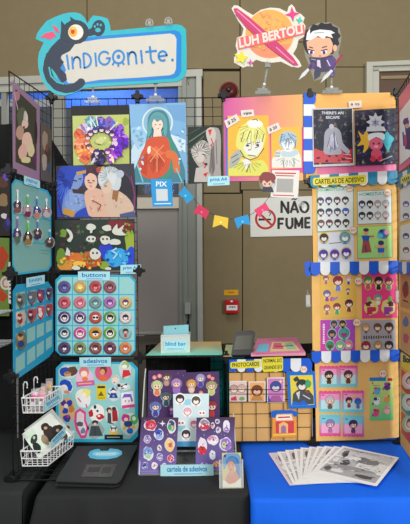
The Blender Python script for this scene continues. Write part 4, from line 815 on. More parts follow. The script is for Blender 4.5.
a.l((34, 30, 34), [(307.6, 49.2), (314.3, 50.8)], 1).l((34, 30, 34), [(321, 50.8), (327.4, 49.2)], 1).l((150, 80, 70), [(319, 56), (321, 55.7)], .8).l((40, 34, 40), [(309, 46.8), (313, 48)], .9).l((40, 34, 40), [(322, 47.6), (327, 46.2)], .9)
a.q(M((62, 52, 84), .45), [(309, 57), (320, 58), (332, 55), (336, 60), (333, 66), (331, 71), (322, 72), (312, 68)]).q(PUR, [(326, 58), (334, 57), (338, 62), (334, 68), (327, 66)]).q(PUR, [(309, 64), (314, 62), (316, 66), (311, 70)]).q((60, 62, 86), [(315, 68), (322, 69), (320, 76), (314.5, 80), (314, 74)]).q(PUR, [(329, 68), (335, 70), (335, 76), (330, 76)])
a.q((206, 196, 214), [(317, 60), (320, 60), (321, 68), (317, 66)]).l((206, 206, 222), [(327, 60), (330, 66)], 1).l((170, 160, 190), [(311, 59), (316, 60)], .8)
a.l((70, 40, 96), [(308, 69.5), (312, 65)], 2).q((206, 212, 216), [(298.5, 80), (302, 73.5), (308, 68), (309.5, 70), (305, 75.5)]).q((206, 212, 216), [(320.5, 83), (324, 76), (331.5, 69), (333, 71), (328, 77)]).l((84, 50, 120), [(332, 70), (336, 63)], 2).l((150, 50, 70), [(336, 63), (342.5, 54.5)], 2.2)
a.build('acrylic_standee', 'chibi standee with black and white hair holding two silver daggers', 'standee')
# ================= third column, top: pink poster =================
a = Art(BP, .004); a.slab(M((206, 90, 160), .3, kind='grad_x', rgb2=(240, 172, 96)), [(223.5, 98.5), (302.5, 94.5), (303, 180.5), (224.5, 181.5)], .0015)
a.q(M((240, 130, 130), .3), [(262, 98), (301, 96), (301, 124), (270, 120)]) if False else None
a.build('poster', 'glossy pink to orange backing poster in the third column', 'poster')
a = Art(BP, .0058, .0001); a.slab(M((62, 140, 214), .35, kind='grad_z', rgb2=(120, 60, 190)), [(225.5, 118), (230, 116), (230, 176), (226, 177)], .0004)
a.slab(M((240, 180, 60), .4), [(227.5, 116), (268.5, 115.5), (269, 176), (228, 176.5)], .001).S().C(228.2, 116.4, 268.2, 175.6)
LY = (222, 220, 120); WG = (226, 226, 218); GK_ = (80, 84, 80)
a.q(LY, [(236, 146), (238, 132), (244, 124), (252, 122), (262, 124), (266, 134), (264, 144), (262, 150), (258, 158), (244, 158), (240, 150)])
a.q(WG, [(241, 142), (250, 138), (262, 138), (262, 148), (256, 156), (248, 155)]).q((240, 240, 226), [(247, 122), (256, 119), (263, 124), (258, 128), (250, 127)])
a.q(LY, [(238, 146), (244, 132), (252, 130), (262, 132), (265, 142), (258, 138), (254, 144), (249, 139), (243, 148)])
a.q((216, 216, 100), [(229, 176), (232, 164), (240, 158), (250, 162), (262, 160), (268, 168), (268.5, 176)]).q(WG, [(242, 160), (248, 158), (252, 164), (246, 170)])
a.q((170, 176, 166), [(229, 168), (231, 156), (237, 150), (242, 152), (240, 160), (235, 166)])
strands(a, (170, 168, 70), 252, 124, 15, 26, 16, 10, 170, .6, .15); strands(a, (240, 240, 180), 252, 124, 14, 22, 9, 20, 160, .6, .1); strands(a, (150, 150, 60), 248, 160, 18, 14, 9, 20, 160, .6, .1)
a.e((60, 70, 50), 247.5, 145.6, 1.7, 1).e((60, 70, 50), 257.6, 145, 1.7, 1).l((90, 80, 70), [(242, 156), (250, 160), (258, 157), (264, 148)], .8)
for p in (((241, 142), (244, 132)), ((247, 140), (250, 131)), ((256, 139), (258, 130)), ((262, 142), (264, 134)), ((248, 150), (251, 149.5)), ((255, 148), (259, 146)), ((247, 144), (251, 143)), ((256, 143), (260, 142)), ((248, 155), (256, 156)), ((231, 158), (238, 154)), ((232, 163), (239, 158)), ((246, 172), (250, 164)), ((240, 150), (245, 158)), ((252, 120), (256, 119), (258, 121))): a.l(GK_, p, .7)
for x, y in ((232, 142), (264, 156), (260, 164), (233, 149)): a.e((200, 200, 80), x, y, .9, .9)
a.build('art_print', 'yellow-haired portrait print on orange, larger of the two on the pink poster', 'print', GP)
a = Art(BP, .0058, .0001); a.slab(M((216, 60, 140), .4), [(270, 129), (304, 127), (304, 172.5), (271, 173)], .0004); a.slab(M((240, 180, 60), .4), [(271, 128), (301.5, 126.5), (302, 168), (271.5, 169)], .001).S().C(271.8, 128.2, 301.2, 167.6)
SB = (166, 192, 208)
a.q(WG, [(272, 168.5), (274, 156), (282, 150), (296, 150), (301, 158), (301.5, 167.8)]).q(SB, [(279, 142), (281, 134), (288, 131), (295, 134), (297, 142), (294, 148), (283, 149)]).q((226, 232, 232), [(282, 142), (292, 138), (294, 146), (288, 152), (284, 149)]).q(SB, [(280, 142), (284, 134), (292, 135), (296, 143), (290, 139), (287, 143), (284, 140)]).q((186, 206, 214), [(282, 151), (290, 152), (297, 149), (298, 154), (290, 157), (282, 156)]).q((206, 210, 206), [(274, 153), (279, 149), (282, 153), (278, 158)])
strands(a, (90, 120, 150), 288, 134, 9, 14, 12, 0, 180, .6, .2); strands(a, (150, 160, 160), 288, 156, 13, 12, 9, 20, 160, .5, .1)
for p in (((284, 144), (286.5, 143.6)), ((289.5, 143), (292, 142.4)), ((286, 149), (289, 149)), ((275, 153), (280, 153)), ((274, 156), (280, 156)), ((282, 135), (280, 143)), ((288, 133), (291, 138)), ((283, 160), (284, 168)), ((294, 158), (294, 167)), ((296, 140), (295, 148))): a.l(GK_, p, .6)
a.build('art_print', 'pale blue-haired portrait print on orange, smaller one on the pink poster', 'print', GP)
def ptag(pts, txt, label):
    a = Art(BP, .0085); a.slab(M((222, 214, 206), .5), pts, .0006)
    (x0, y0), (x1, y1), (x2, y2), (x3, y3) = pts; L = lambda u, v: (x0+(x1-x0)*u+(x3-x0)*v, y0+(y1-y0)*u+(y3-y0)*v)
    a.text((50, 44, 50), txt, L(.18, .75), L(.82, .75), L(.18, .25), .03); a.build('price_tag', label, 'price tag', 'paper price tags')
ptag([(224, 121), (236.5, 114), (240, 120.5), (227, 128.5)], '$ 25', 'tilted paper price tag on the upper left of the yellow-haired print')
ptag([(240.5, 110.5), (253.5, 109.5), (254.5, 116.2), (241.5, 117.5)], 'originais', 'paper tag reading originais at the top of the pink poster')
ptag([(266.5, 127.5), (278, 122.5), (281, 129), (268.5, 134.5)], '$ 20', 'tilted paper price tag at the corner of the blue-haired print')
a = Art(BP, .0078); a.slab(M((222, 222, 216), .45), [(272, 170), (299.5, 170.5), (298, 198), (270.5, 197)], .0008)
a.l((200, 40, 50), [(275, 173), (296, 173.5)], 1.3).l((200, 40, 50), [(276, 175.5), (294, 176)], 1).q((166, 166, 162), [(277, 178.5), (293.5, 179), (292.7, 192.5), (276.3, 192)]).l((200, 40, 50), [(273, 195), (294, 195.8)], 1)
a.build('payment_card', 'white payment card with red lines hanging above the no smoking sign', 'card')
a = Art(BP, .0105, .0001); a.slab(clear((200, 205, 205), .16), a.epts(267.5, 182, 8.5, 10.5), .001)
a.blob((136, 66, 64), 267.5, 178, 8, 6.5, j=.12).e((226, 186, 166), 267, 183, 4.8, 4).q((136, 66, 64), [(260, 184), (261, 176), (274, 176), (275, 184), (271, 180), (267, 183), (264, 180)]).q((60, 60, 76), [(263, 187), (272, 187), (274, 192), (262, 192)]).e((60, 30, 30), 265, 184, .7, .9).e((60, 30, 30), 269.5, 184, .7, .9)
a.build('acrylic_charm', 'small red-brown haired chibi charm left of the white payment card', 'charm')
c = BP.p3(301.5, 204, .012); m = MB(); m.box(c, (.018, .008, .02), CLD, Matrix.Rotation(.5, 3, 'Y'), .002); m.box(c+Vector((.01, 0, -.02)), (.012, .01, .014), M((210, 214, 214), .3), Matrix.Rotation(.5, 3, 'Y'), .002); m.tube([c+Vector((-.01, 0, .01)), BP.p3(298, 194, .009)], .0015, CLD, 5)
m.build('clear_clip', label='small clear clip dangling beside the white payment card', cat='clip')
# bunting
t = thing('bunting', BP.p3(224, 214, .006), 'string of blue, pink and yellow paper flags across the open middle', 'bunting')
sp = [(184.5, 184), (188, 192), (195, 200), (203, 209), (212, 214), (221, 218), (231, 219), (242, 218), (252, 214), (260, 208), (266, 201), (272, 193)]
m = MB(); m.tube([BP.p3(x, y, .006) for x, y in sp], .0009, M((40, 40, 44), .7), 5); m.build('string', t)
a = Art(BP, .006); a.slab((20, 20, 24), [(184, 180), (185.2, 180), (185.4, 186), (184.2, 186)], .002); a.build('string_knot', parent=t)
for c, pts in (((34, 150, 206), [(184, 186), (193.5, 198.5), (188.5, 203.5), (186, 199), (179, 199), (183.5, 193)][0:0] or [(184.5, 186), (194, 198), (186.5, 204), (184.5, 198.5), (178, 194.5)]), ((206, 46, 88), [(199, 204), (209.5, 211.5), (205.5, 219.5), (201, 215), (193, 213)]), ((232, 196, 60), [(214.5, 215), (228.5, 218), (227.5, 229), (221, 224.5), (212.5, 227.5)]), ((34, 150, 214), [(234, 218.5), (248, 214.5), (250.5, 225), (243, 223.5), (237.5, 229)]), ((222, 60, 110), [(254, 210), (265.5, 202.5), (270, 210), (263, 211.5), (260, 218)])):
    a = Art(BP, .0075); a.slab(M(c, .5), pts, .0006); x = sum(p[0] for p in pts)/5; y = sum(p[1] for p in pts)/5
    a.e(tuple(min(255, v+70) for v in c), x, y-.5, 1, 1); a.build('flag', parent=t)
# ================= fourth column =================
BLW = M((18, 88, 206), .45); WHS = M((224, 228, 230), .45); TEAL = M((16, 128, 166), .45); PINK = M((226, 106, 156), .4); KY = M((236, 176, 94), .55, noise=.06, scale=25)
def awning(pl, xs, ytop, ybot, rad, mats, name_label, off=.012, label=None, letters=None, parent=None):
    t = thing('paper_awning', pl.p3((xs[0]+xs[-1])/2, ybot(xs[0]), off), name_label, 'awning')
    for i, (x0, x1) in enumerate(zip(xs, xs[1:])):
        a = Art(pl, off); cx = (x0+x1)/2; pts = [(x0, ytop(x0)), (x1, ytop(x1))]
        yb = ybot(cx)
        pts += [(cx+(x1-x0)/2*math.cos(b), yb+rad*math.sin(b)) for b in [PI*j/8 for j in range(9)]]
        a.slab(mats[i % 2], pts, .003); a.build('stripe', parent=t)
    if letters:
        for (pts, col, txts) in letters:
            a = Art(pl, off+.0035); a.slab(M(col, .45), pts, .0008)
            for (s, bl, br, tl) in txts:
                if s: a.text((24, 22, 20), s, bl, br, tl, .02)
                else: a.marks((24, 22, 20), (bl[0], (bl[1]+tl[1])/2), (br[0], br[1]-(bl[1]-tl[1])/2), bl[1]-tl[1], 9)
            a.build('name_strip', parent=t, label='yellow lettered strip')
    return t
lin_ = lambda y0, y1, x0, x1: (lambda x: y0+(y1-y0)*(x-x0)/(x1-x0))
def board(pl, pts, label, mat=KRAFT, off=.004, th=.002): a = Art(pl, off); a.slab(mat, pts, th); return a.build('kraft_board', label, 'board')
board(BP, [(306, 94.5), (395.5, 92.5), (397, 164), (397, 176), (306, 178)], 'orange-yellow backing board behind the two dark glittery prints', KY)
a = Art(BP, .0062); a.slab(PINK, [(317, 166), (396, 163), (397, 172), (317, 174)], .0005); a.build('paper_strip', 'pink paper strip under the two dark glittery prints', 'paper strip')
t = thing('paper_awning', BP.p3(309, 174, .008), 'upright blue and white scalloped strip left of the glittery prints', 'awning')
ys = [93, 104.5, 116, 127.5, 139, 150.5, 161.5, 173.5]
for i, (y0, y1) in enumerate(zip(ys, ys[1:])):
    a = Art(BP, .008); cy = (y0+y1)/2
    pts = [(303.5, y0), (303.5, y1)]+[(312.5+3.2*math.sin(b), cy+(y1-y0)/2*math.cos(b)) for b in [PI*j/8 for j in range(9)]]
    a.slab([BLW, WHS][i % 2], pts, .003); a.build('stripe', parent=t)
GHo = 'glittery dark prints on the orange board'
a = Art(BP, .0125, .0001); a.slab(M((190, 192, 196), .3), [(312, 108.5), (353, 107.5), (354, 165.5), (313, 167)], .0008)
a.slab(M((26, 28, 48), .5, kind='holo'), [(313.2, 109.7), (352, 108.7), (353, 163), (314, 164.8)], .0003).S().C(314, 110, 352, 162.8)
a.q(M((190, 26, 44), .35), [(314, 149), (322, 151), (330, 148), (340, 150), (348, 149), (353, 151), (353, 163), (314, 164.5)])
dabs(a, [(120, 20, 40), (226, 60, 80), (90, 20, 60)], 333, 157, 18, 5, 16, 1, 2.4)
a.q((168, 170, 184), [(325, 132), (331, 127), (337, 128), (341, 133), (343, 143), (350, 151), (347, 154), (341, 149), (341, 154), (325, 154), (324, 144)]).e((60, 60, 76), 331.5, 122, 3.6, 3.6); strands(a, (110, 114, 140), 333, 128, 10, 26, 14, 50, 130, .7, .02); strands(a, (216, 220, 232), 333, 128, 9, 24, 8, 50, 130, .6, .02); a.e((190, 190, 200), 331.5, 126.5, 2.4, 2.6).l((90, 90, 140), [(334, 132), (335, 150)], 1)
a.tb((210, 214, 222), "THERE'S AN", 321.5, 111.4, 343.5, 114.4, .03).tb((210, 214, 222), 'ESCAPE', 326, 116, 339.5, 118.8, .03).l((230, 180, 190), [(343, 154), (351, 155)], .7).l((230, 180, 190), [(345, 158), (352, 158.5)], .7).l((230, 180, 190), [(341, 162), (350, 162)], .6)
a.build('art_print', "dark glittery THERE'S AN ESCAPE print with a grey standing figure over red", 'print', GHo)
a = Art(BP, .0125, .0001); a.slab(M((24, 26, 54), .5, kind='holo'), [(354.5, 110.5), (396.5, 108), (397, 163.5), (355.5, 165.5)], .0009).S().C(355.6, 111, 396.2, 163)
a.star((202, 206, 214), 375.5, 122, 9.5, 8, .62).star((150, 156, 176), 375.5, 123, 5, 6, .5); dabs(a, [(60, 80, 180), (90, 60, 150), (40, 60, 120)], 375, 140, 18, 24, 24, .6, 1.6); a.q((206, 210, 216), [(367, 127), (384, 126.5), (386, 131), (366, 131.5)]).q((16, 18, 26), [(366, 132), (386, 131), (386, 134), (367, 135)])
a.q((222, 176, 50), [(358, 131), (363, 135), (366, 131), (370, 138), (368, 148), (363, 153), (364, 145), (357, 146), (361, 140)]).blob((70, 180, 196), 388, 139, 6, 6, j=.35).q((70, 180, 196), [(384, 144), (391, 145), (388, 153)])
a.q((222, 226, 230), [(369, 134), (383, 133), (384, 140), (376, 137), (369, 141)]).e((214, 96, 124), 376, 144, 7, 6.4).e((206, 76, 104), 376.5, 154, 5.6, 5).e((190, 40, 70), 373, 159, 2.8, 3).e((190, 40, 70), 380, 159, 2.8, 3).e((60, 20, 40), 373.5, 143.5, .9, 1.1).e((60, 20, 40), 379, 143.5, .9, 1.1).e((240, 160, 180), 376.3, 146.6, 2.2, 1.4).l((180, 186, 196), [(380, 161), (392, 156)], .8)
a.build('art_print', 'dark glittery print with a silver crown over a pink round creature', 'print', GHo)
def ptag2(pts, txt, label, off): 
    a = Art(BP, off); a.slab(M((226, 210, 196), .5), pts, .0006); a.tb((60, 40, 40), txt, pts[0][0]+2, pts[0][1]+1.6, pts[1][0]-2, pts[2][1]-1.8, .03); a.build('price_tag', label, 'price tag', 'paper price tags')
ptag2([(348.5, 101.5), (361.5, 100.5), (362, 107.5), (349, 108.5)], '$ 35', 'paper price tag above and between the two glittery prints', .014)
# teal awning with CARTELAS DE ADESIVO
xs_ = [310+9.6*i for i in range(10)]; xs_[-1] = 397
awning(BP, xs_, lin_(175.5, 170.5, 310, 397), lin_(183.5, 179.5, 310, 397), 4.6, [TEAL, WHS], 'teal and white scalloped paper awning lettered CARTELAS DE ADESIVO', off=.0152,
    letters=[([(314, 178), (365, 174.8), (366, 176), (366, 182), (364.5, 183.5), (314, 185.5), (312.8, 184.3), (312.8, 179.3)], (222, 210, 40), [('CARTELAS DE ADESIVO', (315, 184.3), (364, 182), (315, 179.3))])])
board(BP, [(312, 180), (398, 178), (398, 263), (313, 264)], 'tan board behind the four sheets of small heads, second from top')
SG = 'sticker sheets on the brown boards'
def sheet(pl, off, pts, base, label, fn, th=.0008, group=SG, border=None, name='sticker_sheet', cat='sticker sheet'):
    a = Art(pl, off, .00008)
    if border:
        cx = sum(p[0] for p in pts)/len(pts); cy = sum(p[1] for p in pts)/len(pts)
        a.slab(border, [(cx+(x-cx)*1.035, cy+(y-cy)*1.03) for x, y in pts], th*.7)
    a.slab(base, pts, th); 
    if fn: fn(a)
    return a, a.build(name, label, cat, group)
def pstick(pl, off, parent, fn):                     # one sticker of a sheet, a part of it
    a = Art(pl, off, .00008); fn(a); return a.build('sticker', parent=parent)
DK = [(60, 62, 76), (50, 60, 80), (46, 44, 50), (66, 60, 66)]
SHP = M((214, 222, 222), .45)
A_, s_ = sheet(BP, .0065, [(317.5, 188.5), (353, 186), (353, 229.5), (317.5, 231.5)], SHP, 'white HOMESTUCK sheet with twelve small heads in three rows', lambda a: a.text((70, 190, 130), 'HOMESTUCK', (318.5, 191.6), (345.5, 190.2), (318.5, 188.6), .018), border=(70, 170, 120))
for r in range(3):
    for c in range(4):
        x = 320.5+8.3*c+r*.3; y = [200.5, 211.8, 223][r]-c*.25
        hc = [[(70, 74, 100), (60, 70, 110), (90, 70, 60), (50, 44, 50)], [(64, 66, 80), (50, 64, 100), (56, 66, 96), (50, 90, 180)], [(120, 80, 80), (110, 60, 80), (50, 40, 44), (60, 50, 50)]][r][c]
        pstick(BP, .009, s_, lambda a: head(a, x, y, 3.3, hc, (226, 220, 222), neck=random.choice([(60, 50, 80), (50, 40, 50), (110, 60, 90)])))
A_, s_ = sheet(BP, .0065, [(357.5, 191.5), (391, 190), (391.5, 222.8), (358, 224)], SHP, 'white HOMESTUCK sheet with eight small heads in two rows', lambda a: a.text((40, 170, 140), 'HOMESTUCK', (359.5, 196), (386, 194.8), (359.5, 192.8), .018), border=(60, 150, 120))
for r in range(2):
    for c in range(4):
        x = 362+7.9*c; y = [203.7, 215][r]-c*.15; hc = [[(50, 60, 100), (40, 40, 44), (170, 160, 166), (190, 180, 184)], [(44, 44, 50), (44, 44, 54), (180, 170, 176), (200, 180, 180)]][r][c]
        pstick(BP, .009, s_, lambda a: head(a, x, y, 3.2, hc, (226, 222, 222), neck=[(80, 110, 200), (60, 60, 60), (200, 130, 90), (190, 60, 60)][c]))
A_, s_ = sheet(BP, .0065, [(317.8, 233), (353.5, 231.6), (354, 264), (318, 264)], M((206, 212, 222), .45), 'pale sheet with five dark and violet haired heads, below the twelve heads', lambda a: a.l((90, 90, 100), [(329, 243.5), (341, 242.5)], .8))
for x, y, r, hc, oc in ((324, 237.5, 4, (50, 44, 44), (206, 180, 90)), (345, 237, 4.6, (110, 150, 160), (120, 170, 150)), (323.5, 254, 4.2, (66, 50, 150), (190, 180, 150)), (334.7, 254, 4.2, (80, 40, 140), (170, 160, 190)), (346.3, 252.5, 4.4, (70, 44, 160), (196, 170, 120))):
    pstick(BP, .009, s_, lambda a: head(a, x, y, r, hc, (230, 222, 224), neck=(90, 110, 170), outline=oc))
A_, s_ = sheet(BP, .0065, [(357.5, 227), (391.5, 225.5), (392, 257), (358, 258.5)], M((150, 206, 130), .45, kind='grad_z', rgb2=(176, 220, 120)), 'light green sheet with three blue-dressed figures, right of the violet heads', None, border=(80, 150, 150))
def f1(a): a.q((160, 70, 60), [(363, 240), (369, 240), (371.5, 252), (361.5, 253)]).q((36, 80, 170), [(361.5, 235.5), (370, 235.5), (368.5, 241), (363, 241)]).e((214, 150, 110), 366, 232, 2.6, 2.6).e((70, 50, 60), 366, 229.8, 2.8, 1.8).l((222, 160, 120), [(360.5, 236.5), (358.8, 234.5)], 1.2).l((214, 90, 60), [(370, 236.5), (374, 236)], 1.6).l((70, 60, 120), [(365, 245), (366.5, 252)], 1.6)
def f2(a): a.blob((60, 120, 200), 383, 234, 5.4, 5, j=.12).e((236, 180, 200), 387, 232, 2.6, 3).e((90, 190, 210), 380, 236, 3, 2.4).e((50, 50, 110), 381.5, 231, 1.8, 1.6).l((190, 60, 90), [(386, 238), (388.5, 234)], 1.2)
def f3(a): a.e((214, 150, 110), 381, 245.5, 3, 2.6).e((40, 50, 100), 381, 242.8, 3, 2.4).q((40, 90, 190), [(377.5, 248), (384.5, 248), (384, 252.5), (378, 252.5)]).l((222, 150, 110), [(377, 248), (375, 246)], 1.3).l((222, 150, 110), [(385, 248), (387, 246)], 1.3).l((222, 150, 110), [(379.5, 253), (379.5, 255.5)], 1.4).l((222, 150, 110), [(383, 253), (383, 255.5)], 1.4)
for f in (f1, f2, f3): pstick(BP, .0086, s_, f)
def dot(x, y, r, label, off=.0125, pl=None):
    a = Art(pl or BP, off); a.slab(M((190, 160, 110), .5), a.epts(x, y, r, r, 0, 20), .0006); a.e(M((236, 214, 196), .5), x, y, r*.84, r*.84, n=20); a.tb((190, 60, 60), '$10', x-r*.55, y-r*.28, x+r*.55, y+r*.3, .018); a.build('price_dot', label, 'price tag', 'round price tags')
dot(349.5, 188, 4, 'round price tag on the corner of the twelve-head sheet', .0085); dot(387.5, 192.3, 4, 'round price tag on the corner of the eight-head sheet', .0100); dot(353.3, 230.3, 3.9, 'round price tag between the four sheets on the upper tan board', .0100)
xs_ = [310.5+9.7*i for i in range(10)]
awning(BP, xs_, lin_(262.5, 260.5, 310, 398), lin_(271, 269.2, 310, 398), 4.8, [BLW, WHS], 'blue and white scalloped paper awning over the yellow and hot pink sheets', off=.0125)
board(BP, [(311.5, 265), (398.5, 263.5), (399, 350), (312.5, 351)], 'tan board behind the yellow, hot pink, violet and grey sheets')
A_, s_ = sheet(BP, .0065, [(320.5, 270), (355.5, 269.5), (356, 317.5), (321, 318)], M((226, 182, 80), .45), 'yellow sticker sheet with purple and pink figures', None)
for x, y, h, hc, tc, hat in ((326, 280, 9, (176, 90, 110), (190, 90, 120), None), (338, 284, 16, (150, 40, 60), (120, 130, 210), (150, 30, 70)), (348.5, 280.5, 9, (214, 170, 190), (90, 60, 150), None), (327, 296, 12, (110, 100, 170), (150, 70, 140), None), (348, 291.5, 7, (120, 80, 90), (110, 60, 90), None), (327, 310, 11, (170, 90, 110), (170, 110, 110), None), (337, 309, 12, (140, 60, 60), (60, 170, 120), None), (349, 306, 13, (110, 50, 60), (130, 50, 60), (60, 30, 40))):
    pstick(BP, .0082, s_, lambda a: char(a, x, y, h, hc, (240, 214, 196), tc, outline=(236, 210, 130), hat=hat, eyes=False))
pstick(BP, .0082, s_, lambda a: a.blob((206, 90, 130), 332, 299, 3, 2).l((140, 130, 210), [(332, 300), (338, 297)], 1.6))
A_, s_ = sheet(BP, .0065, [(361.5, 272), (396.5, 271), (397, 317.5), (362, 318.5)], M((226, 62, 132), .4), 'hot pink sticker sheet with six yellow-outlined figures', None)
YO = (216, 206, 110)
for x, y, h, hc, tc in ((368, 283, 14, (60, 140, 60), (190, 80, 90)), (378.6, 283.5, 14, (40, 34, 40), (36, 36, 46)), (388.8, 283.8, 13, (150, 40, 90), (120, 160, 140)), (378, 299.5, 11, (70, 160, 160), (220, 220, 230))):
    pstick(BP, .0082, s_, lambda a: char(a, x, y, h, hc, (236, 196, 170), tc, outline=YO, eyes=False))
def lay(cx, c, d):
    def f(a):
        a.blob(YO, cx, 307.5, 7, 7.6, j=.1).blob((120, 190, 90), cx-2*d, 299.5, 2.2, 3).blob((90, 40, 60), cx-2.4*d, 304, 3.4, 2.6).q(c, [(cx-4, 307), (cx+5, 307), (cx+5, 311), (cx+1, 312), (cx+2, 314.5), (cx-4, 314.5)]).e((236, 200, 180), cx+1.2*d, 305, 2, 1.6)
    return f
pstick(BP, .0082, s_, lay(371, (186, 44, 80), 1)); pstick(BP, .0082, s_, lay(388, (150, 60, 160), -1))
A_, s_ = sheet(BP, .0065, [(320.5, 320), (355, 319.5), (355, 352), (320.5, 352)], M((206, 60, 160), .4, kind='grad_d', rgb2=(150, 70, 190)), 'violet to magenta sticker sheet, lower left of its board', lambda a: a.marks(WHITE, (323.8, 344), (323.8, 323.5), 2.2, 12))
for x, y, r, hc, sk in ((334, 323.5, 3.2, (50, 60, 80), (180, 120, 90)), (342.5, 323.3, 3.2, (60, 40, 40), (214, 160, 70)), (332, 333.5, 3.8, (40, 50, 70), (190, 130, 100)), (344, 333, 4.8, (60, 150, 150), (150, 50, 110)), (330, 345, 3.8, (50, 140, 90), (90, 60, 60)), (340, 345, 3.6, (110, 180, 120), (236, 220, 190)), (348.5, 344.5, 3.4, (220, 120, 120), (230, 230, 220))):
    pstick(BP, .0082, s_, lambda a: head(a, x, y, r, hc, sk, neck=hc, outline=(150, 190, 180)))
A_, s_ = sheet(BP, .0065, [(360.5, 320.5), (395, 319.5), (396, 352), (361, 352)], M((160, 158, 166), .45), 'grey sticker sheet with six brown and red heads', lambda a: a.marks((60, 50, 56), (363, 337.5), (392, 336.8), 3.6, 12))
for x, y, r, hc in ((366, 327.5, 3.8, (190, 150, 90)), (377.5, 327, 3.8, (110, 66, 50)), (389, 327, 4.4, (70, 50, 50)), (366, 345.5, 4.4, (150, 40, 46)), (378, 345, 4, (170, 140, 80)), (389, 345, 4.2, (50, 50, 50))):
    pstick(BP, .0082, s_, lambda a: head(a, x, y, r, hc, (232, 200, 180), neck=(120, 80, 70)))
dot(358.3, 281, 4.2, 'round price tag between the yellow and hot pink sheets', .0100); dot(357, 322.5, 4.2, 'round price tag between the violet and grey sheets', .0100)
awning(BP, [311.5+9.72*i for i in range(10)], lin_(351.5, 349.5, 310, 398), lin_(358.5, 357, 310, 398), 4.8, [BLW, WHS], 'blue and white scalloped paper awning over the six wavy cards', off=.0125)
board(BP, [(314.5, 352), (399.5, 350.5), (400.5, 437), (370, 439.5), (316, 441)], 'lowest tan board, holding six wavy cards and a green sheet')
def wavy(x0, y0, x1, y1, k=5, amp=.8):
    p = []
    for i in range(4*k): p.append((x0+(x1-x0)*i/(4*k), y0-amp*abs(math.sin(PI*i/4))))
    for i in range(4): p.append((x1, y0+(y1-y0)*i/4))
    for i in range(4*k): p.append((x1-(x1-x0)*i/(4*k), y1+amp*abs(math.sin(PI*i/4))))
    for i in range(4): p.append((x0, y1-(y1-y0)*i/4))
    return p
GW = 'wavy-edged pink and blue cards'
PT = (232, 60, 140); TT = (90, 206, 216)
for (x0, y0, x1, y1, flip, hc, tc, d) in ((319.5, 366.5, 338.5, 386.5, 0, (44, 36, 40), (60, 50, 60), 'top row left, bearded dark-haired chibi'), (339, 366, 357.5, 386.2, 0, (80, 36, 60), (90, 50, 50), 'top row right, wine-haired chibi'), (319, 391.5, 341, 411.5, 0, (190, 180, 190), (90, 80, 90), 'middle row left, white-haired chibi'),
     (342, 391, 364, 412, 0, (60, 34, 40), (150, 50, 60), 'middle row right, chibi pair with a blue one'), (319.5, 415, 341, 435.5, 1, (150, 120, 180), (180, 110, 170), 'bottom row left, lilac-haired chibi'), (342.5, 415.5, 364, 436, 1, (70, 30, 90), (100, 50, 90), 'bottom row right, deep purple-haired chibi')):
    a = Art(BP, .0065, .00008)
    a.slab(M(TT if not flip else PT, .35, kind='grad_z', rgb2=PT if not flip else TT), wavy(x0, y0, x1, y1), .0012)
    a.slab(M((236, 170, 206) if flip else (176, 222, 230), .35, kind=None), [(x0+2, y0+2.5), (x1-2, y0+2.5), (x1-2, y1-2.5), (x0+2, y1-2.5)], .0002)
    a.slab(M((120, 200, 220) if flip else (236, 150, 196), .35), [(x0+2, y0+2.5), (x1-2, y0+2.5), (x1-2, y0+8.5), (x0+2, y0+8.5)], .0001)
    a.l((60, 50, 90), [(x0+2.6, y0+3.6), (x0+5.4, y0+3.6)], .8)
    cx, cy = (x0+x1)/2, (y0+y1)/2+1
    if 'pair' in d: char(a, cx-4, cy, 11, hc, top=tc, hat=(60, 34, 40)); char(a, cx+5, cy+1, 11, (40, 90, 200), (60, 120, 210), (50, 110, 210), outline=(226, 200, 60)); a.l((226, 200, 60), [(cx-3, cy-6), (cx+7, cy-6.5)], 1.2)
    else: char(a, cx, cy, 14, hc, top=tc, outline=(206, 190, 140) if not flip else None)
    if 'bearded' in d: a.e(hc, cx, cy+1, 2.4, 1.2)
    a.build('wavy_card', 'wavy-edged pink and blue card, '+d, 'card', GW)
A_, s_ = sheet(BP, .0065, [(369.5, 377.5), (393, 377), (393, 420), (369.5, 420.5)], M((90, 200, 130), .4, kind='grad_z', rgb2=(212, 222, 120)), 'green sticker sheet with six small rounded animals under a blue header', lambda a: a.q(M((40, 130, 200), .4), [(369.5, 377.5), (386, 377.2), (386, 381), (369.5, 381.2)]).q(M((206, 40, 60), .4), [(387.5, 378), (392.5, 378), (392.5, 381), (387.5, 381)]).l((60, 110, 170), [(371, 379.2), (384, 379)], .8).e((190, 70, 70), 372.5, 383, .9, .9).l((150, 150, 150), [(372, 385.5), (380, 385.5)], .7))
for x, y, c1, c2 in ((377, 391, (90, 170, 220), (210, 90, 90)), (387, 386.5, (110, 50, 130), (150, 80, 170)), (376.5, 401.5, (226, 230, 236), (70, 50, 120)), (386.5, 398.5, (222, 160, 90), (230, 190, 120)), (376, 413, (222, 70, 130), (200, 40, 100)), (387, 410.5, (240, 190, 180), (226, 140, 170))):
    pstick(BP, .0082, s_, lambda a: a.blob(c1, x, y+1, 3, 2.6, j=.15).e(c1, x+1.6, y-2, 2, 1.9).blob(c2, x-1, y-2.6, 2, 1.6).l(c2, [(x-3, y+1), (x-4, y+3.4)], 1.3).e((40, 30, 50), x+2, y-2, .5, .6))
dot(383, 373.5, 4.3, 'round price tag above the green sheet on the lowest tan board', .0085)
for x, y, lab in ((308, 301, 'clear plastic hook hanging on the left edge of the brown boards'), (397.5, 297, 'clear plastic hook in the gap right of the hot pink sheet')):
    c = BP.p3(x, y, .010); m = MB(); m.box(c, (.016, .010, .045), clear((226, 228, 224), .45), bev=.002); m.tube([c+Vector((-.003, 0, .022)), c+Vector((-.003, -.002, .042)), c+Vector((.003, -.002, .02))], .002, CLD, 6); m.box(c+Vector((0, -.006, -.016)), (.02, .006, .008), CLD, bev=.002)
    m.build('clear_hook', label=lab, cat='hook')
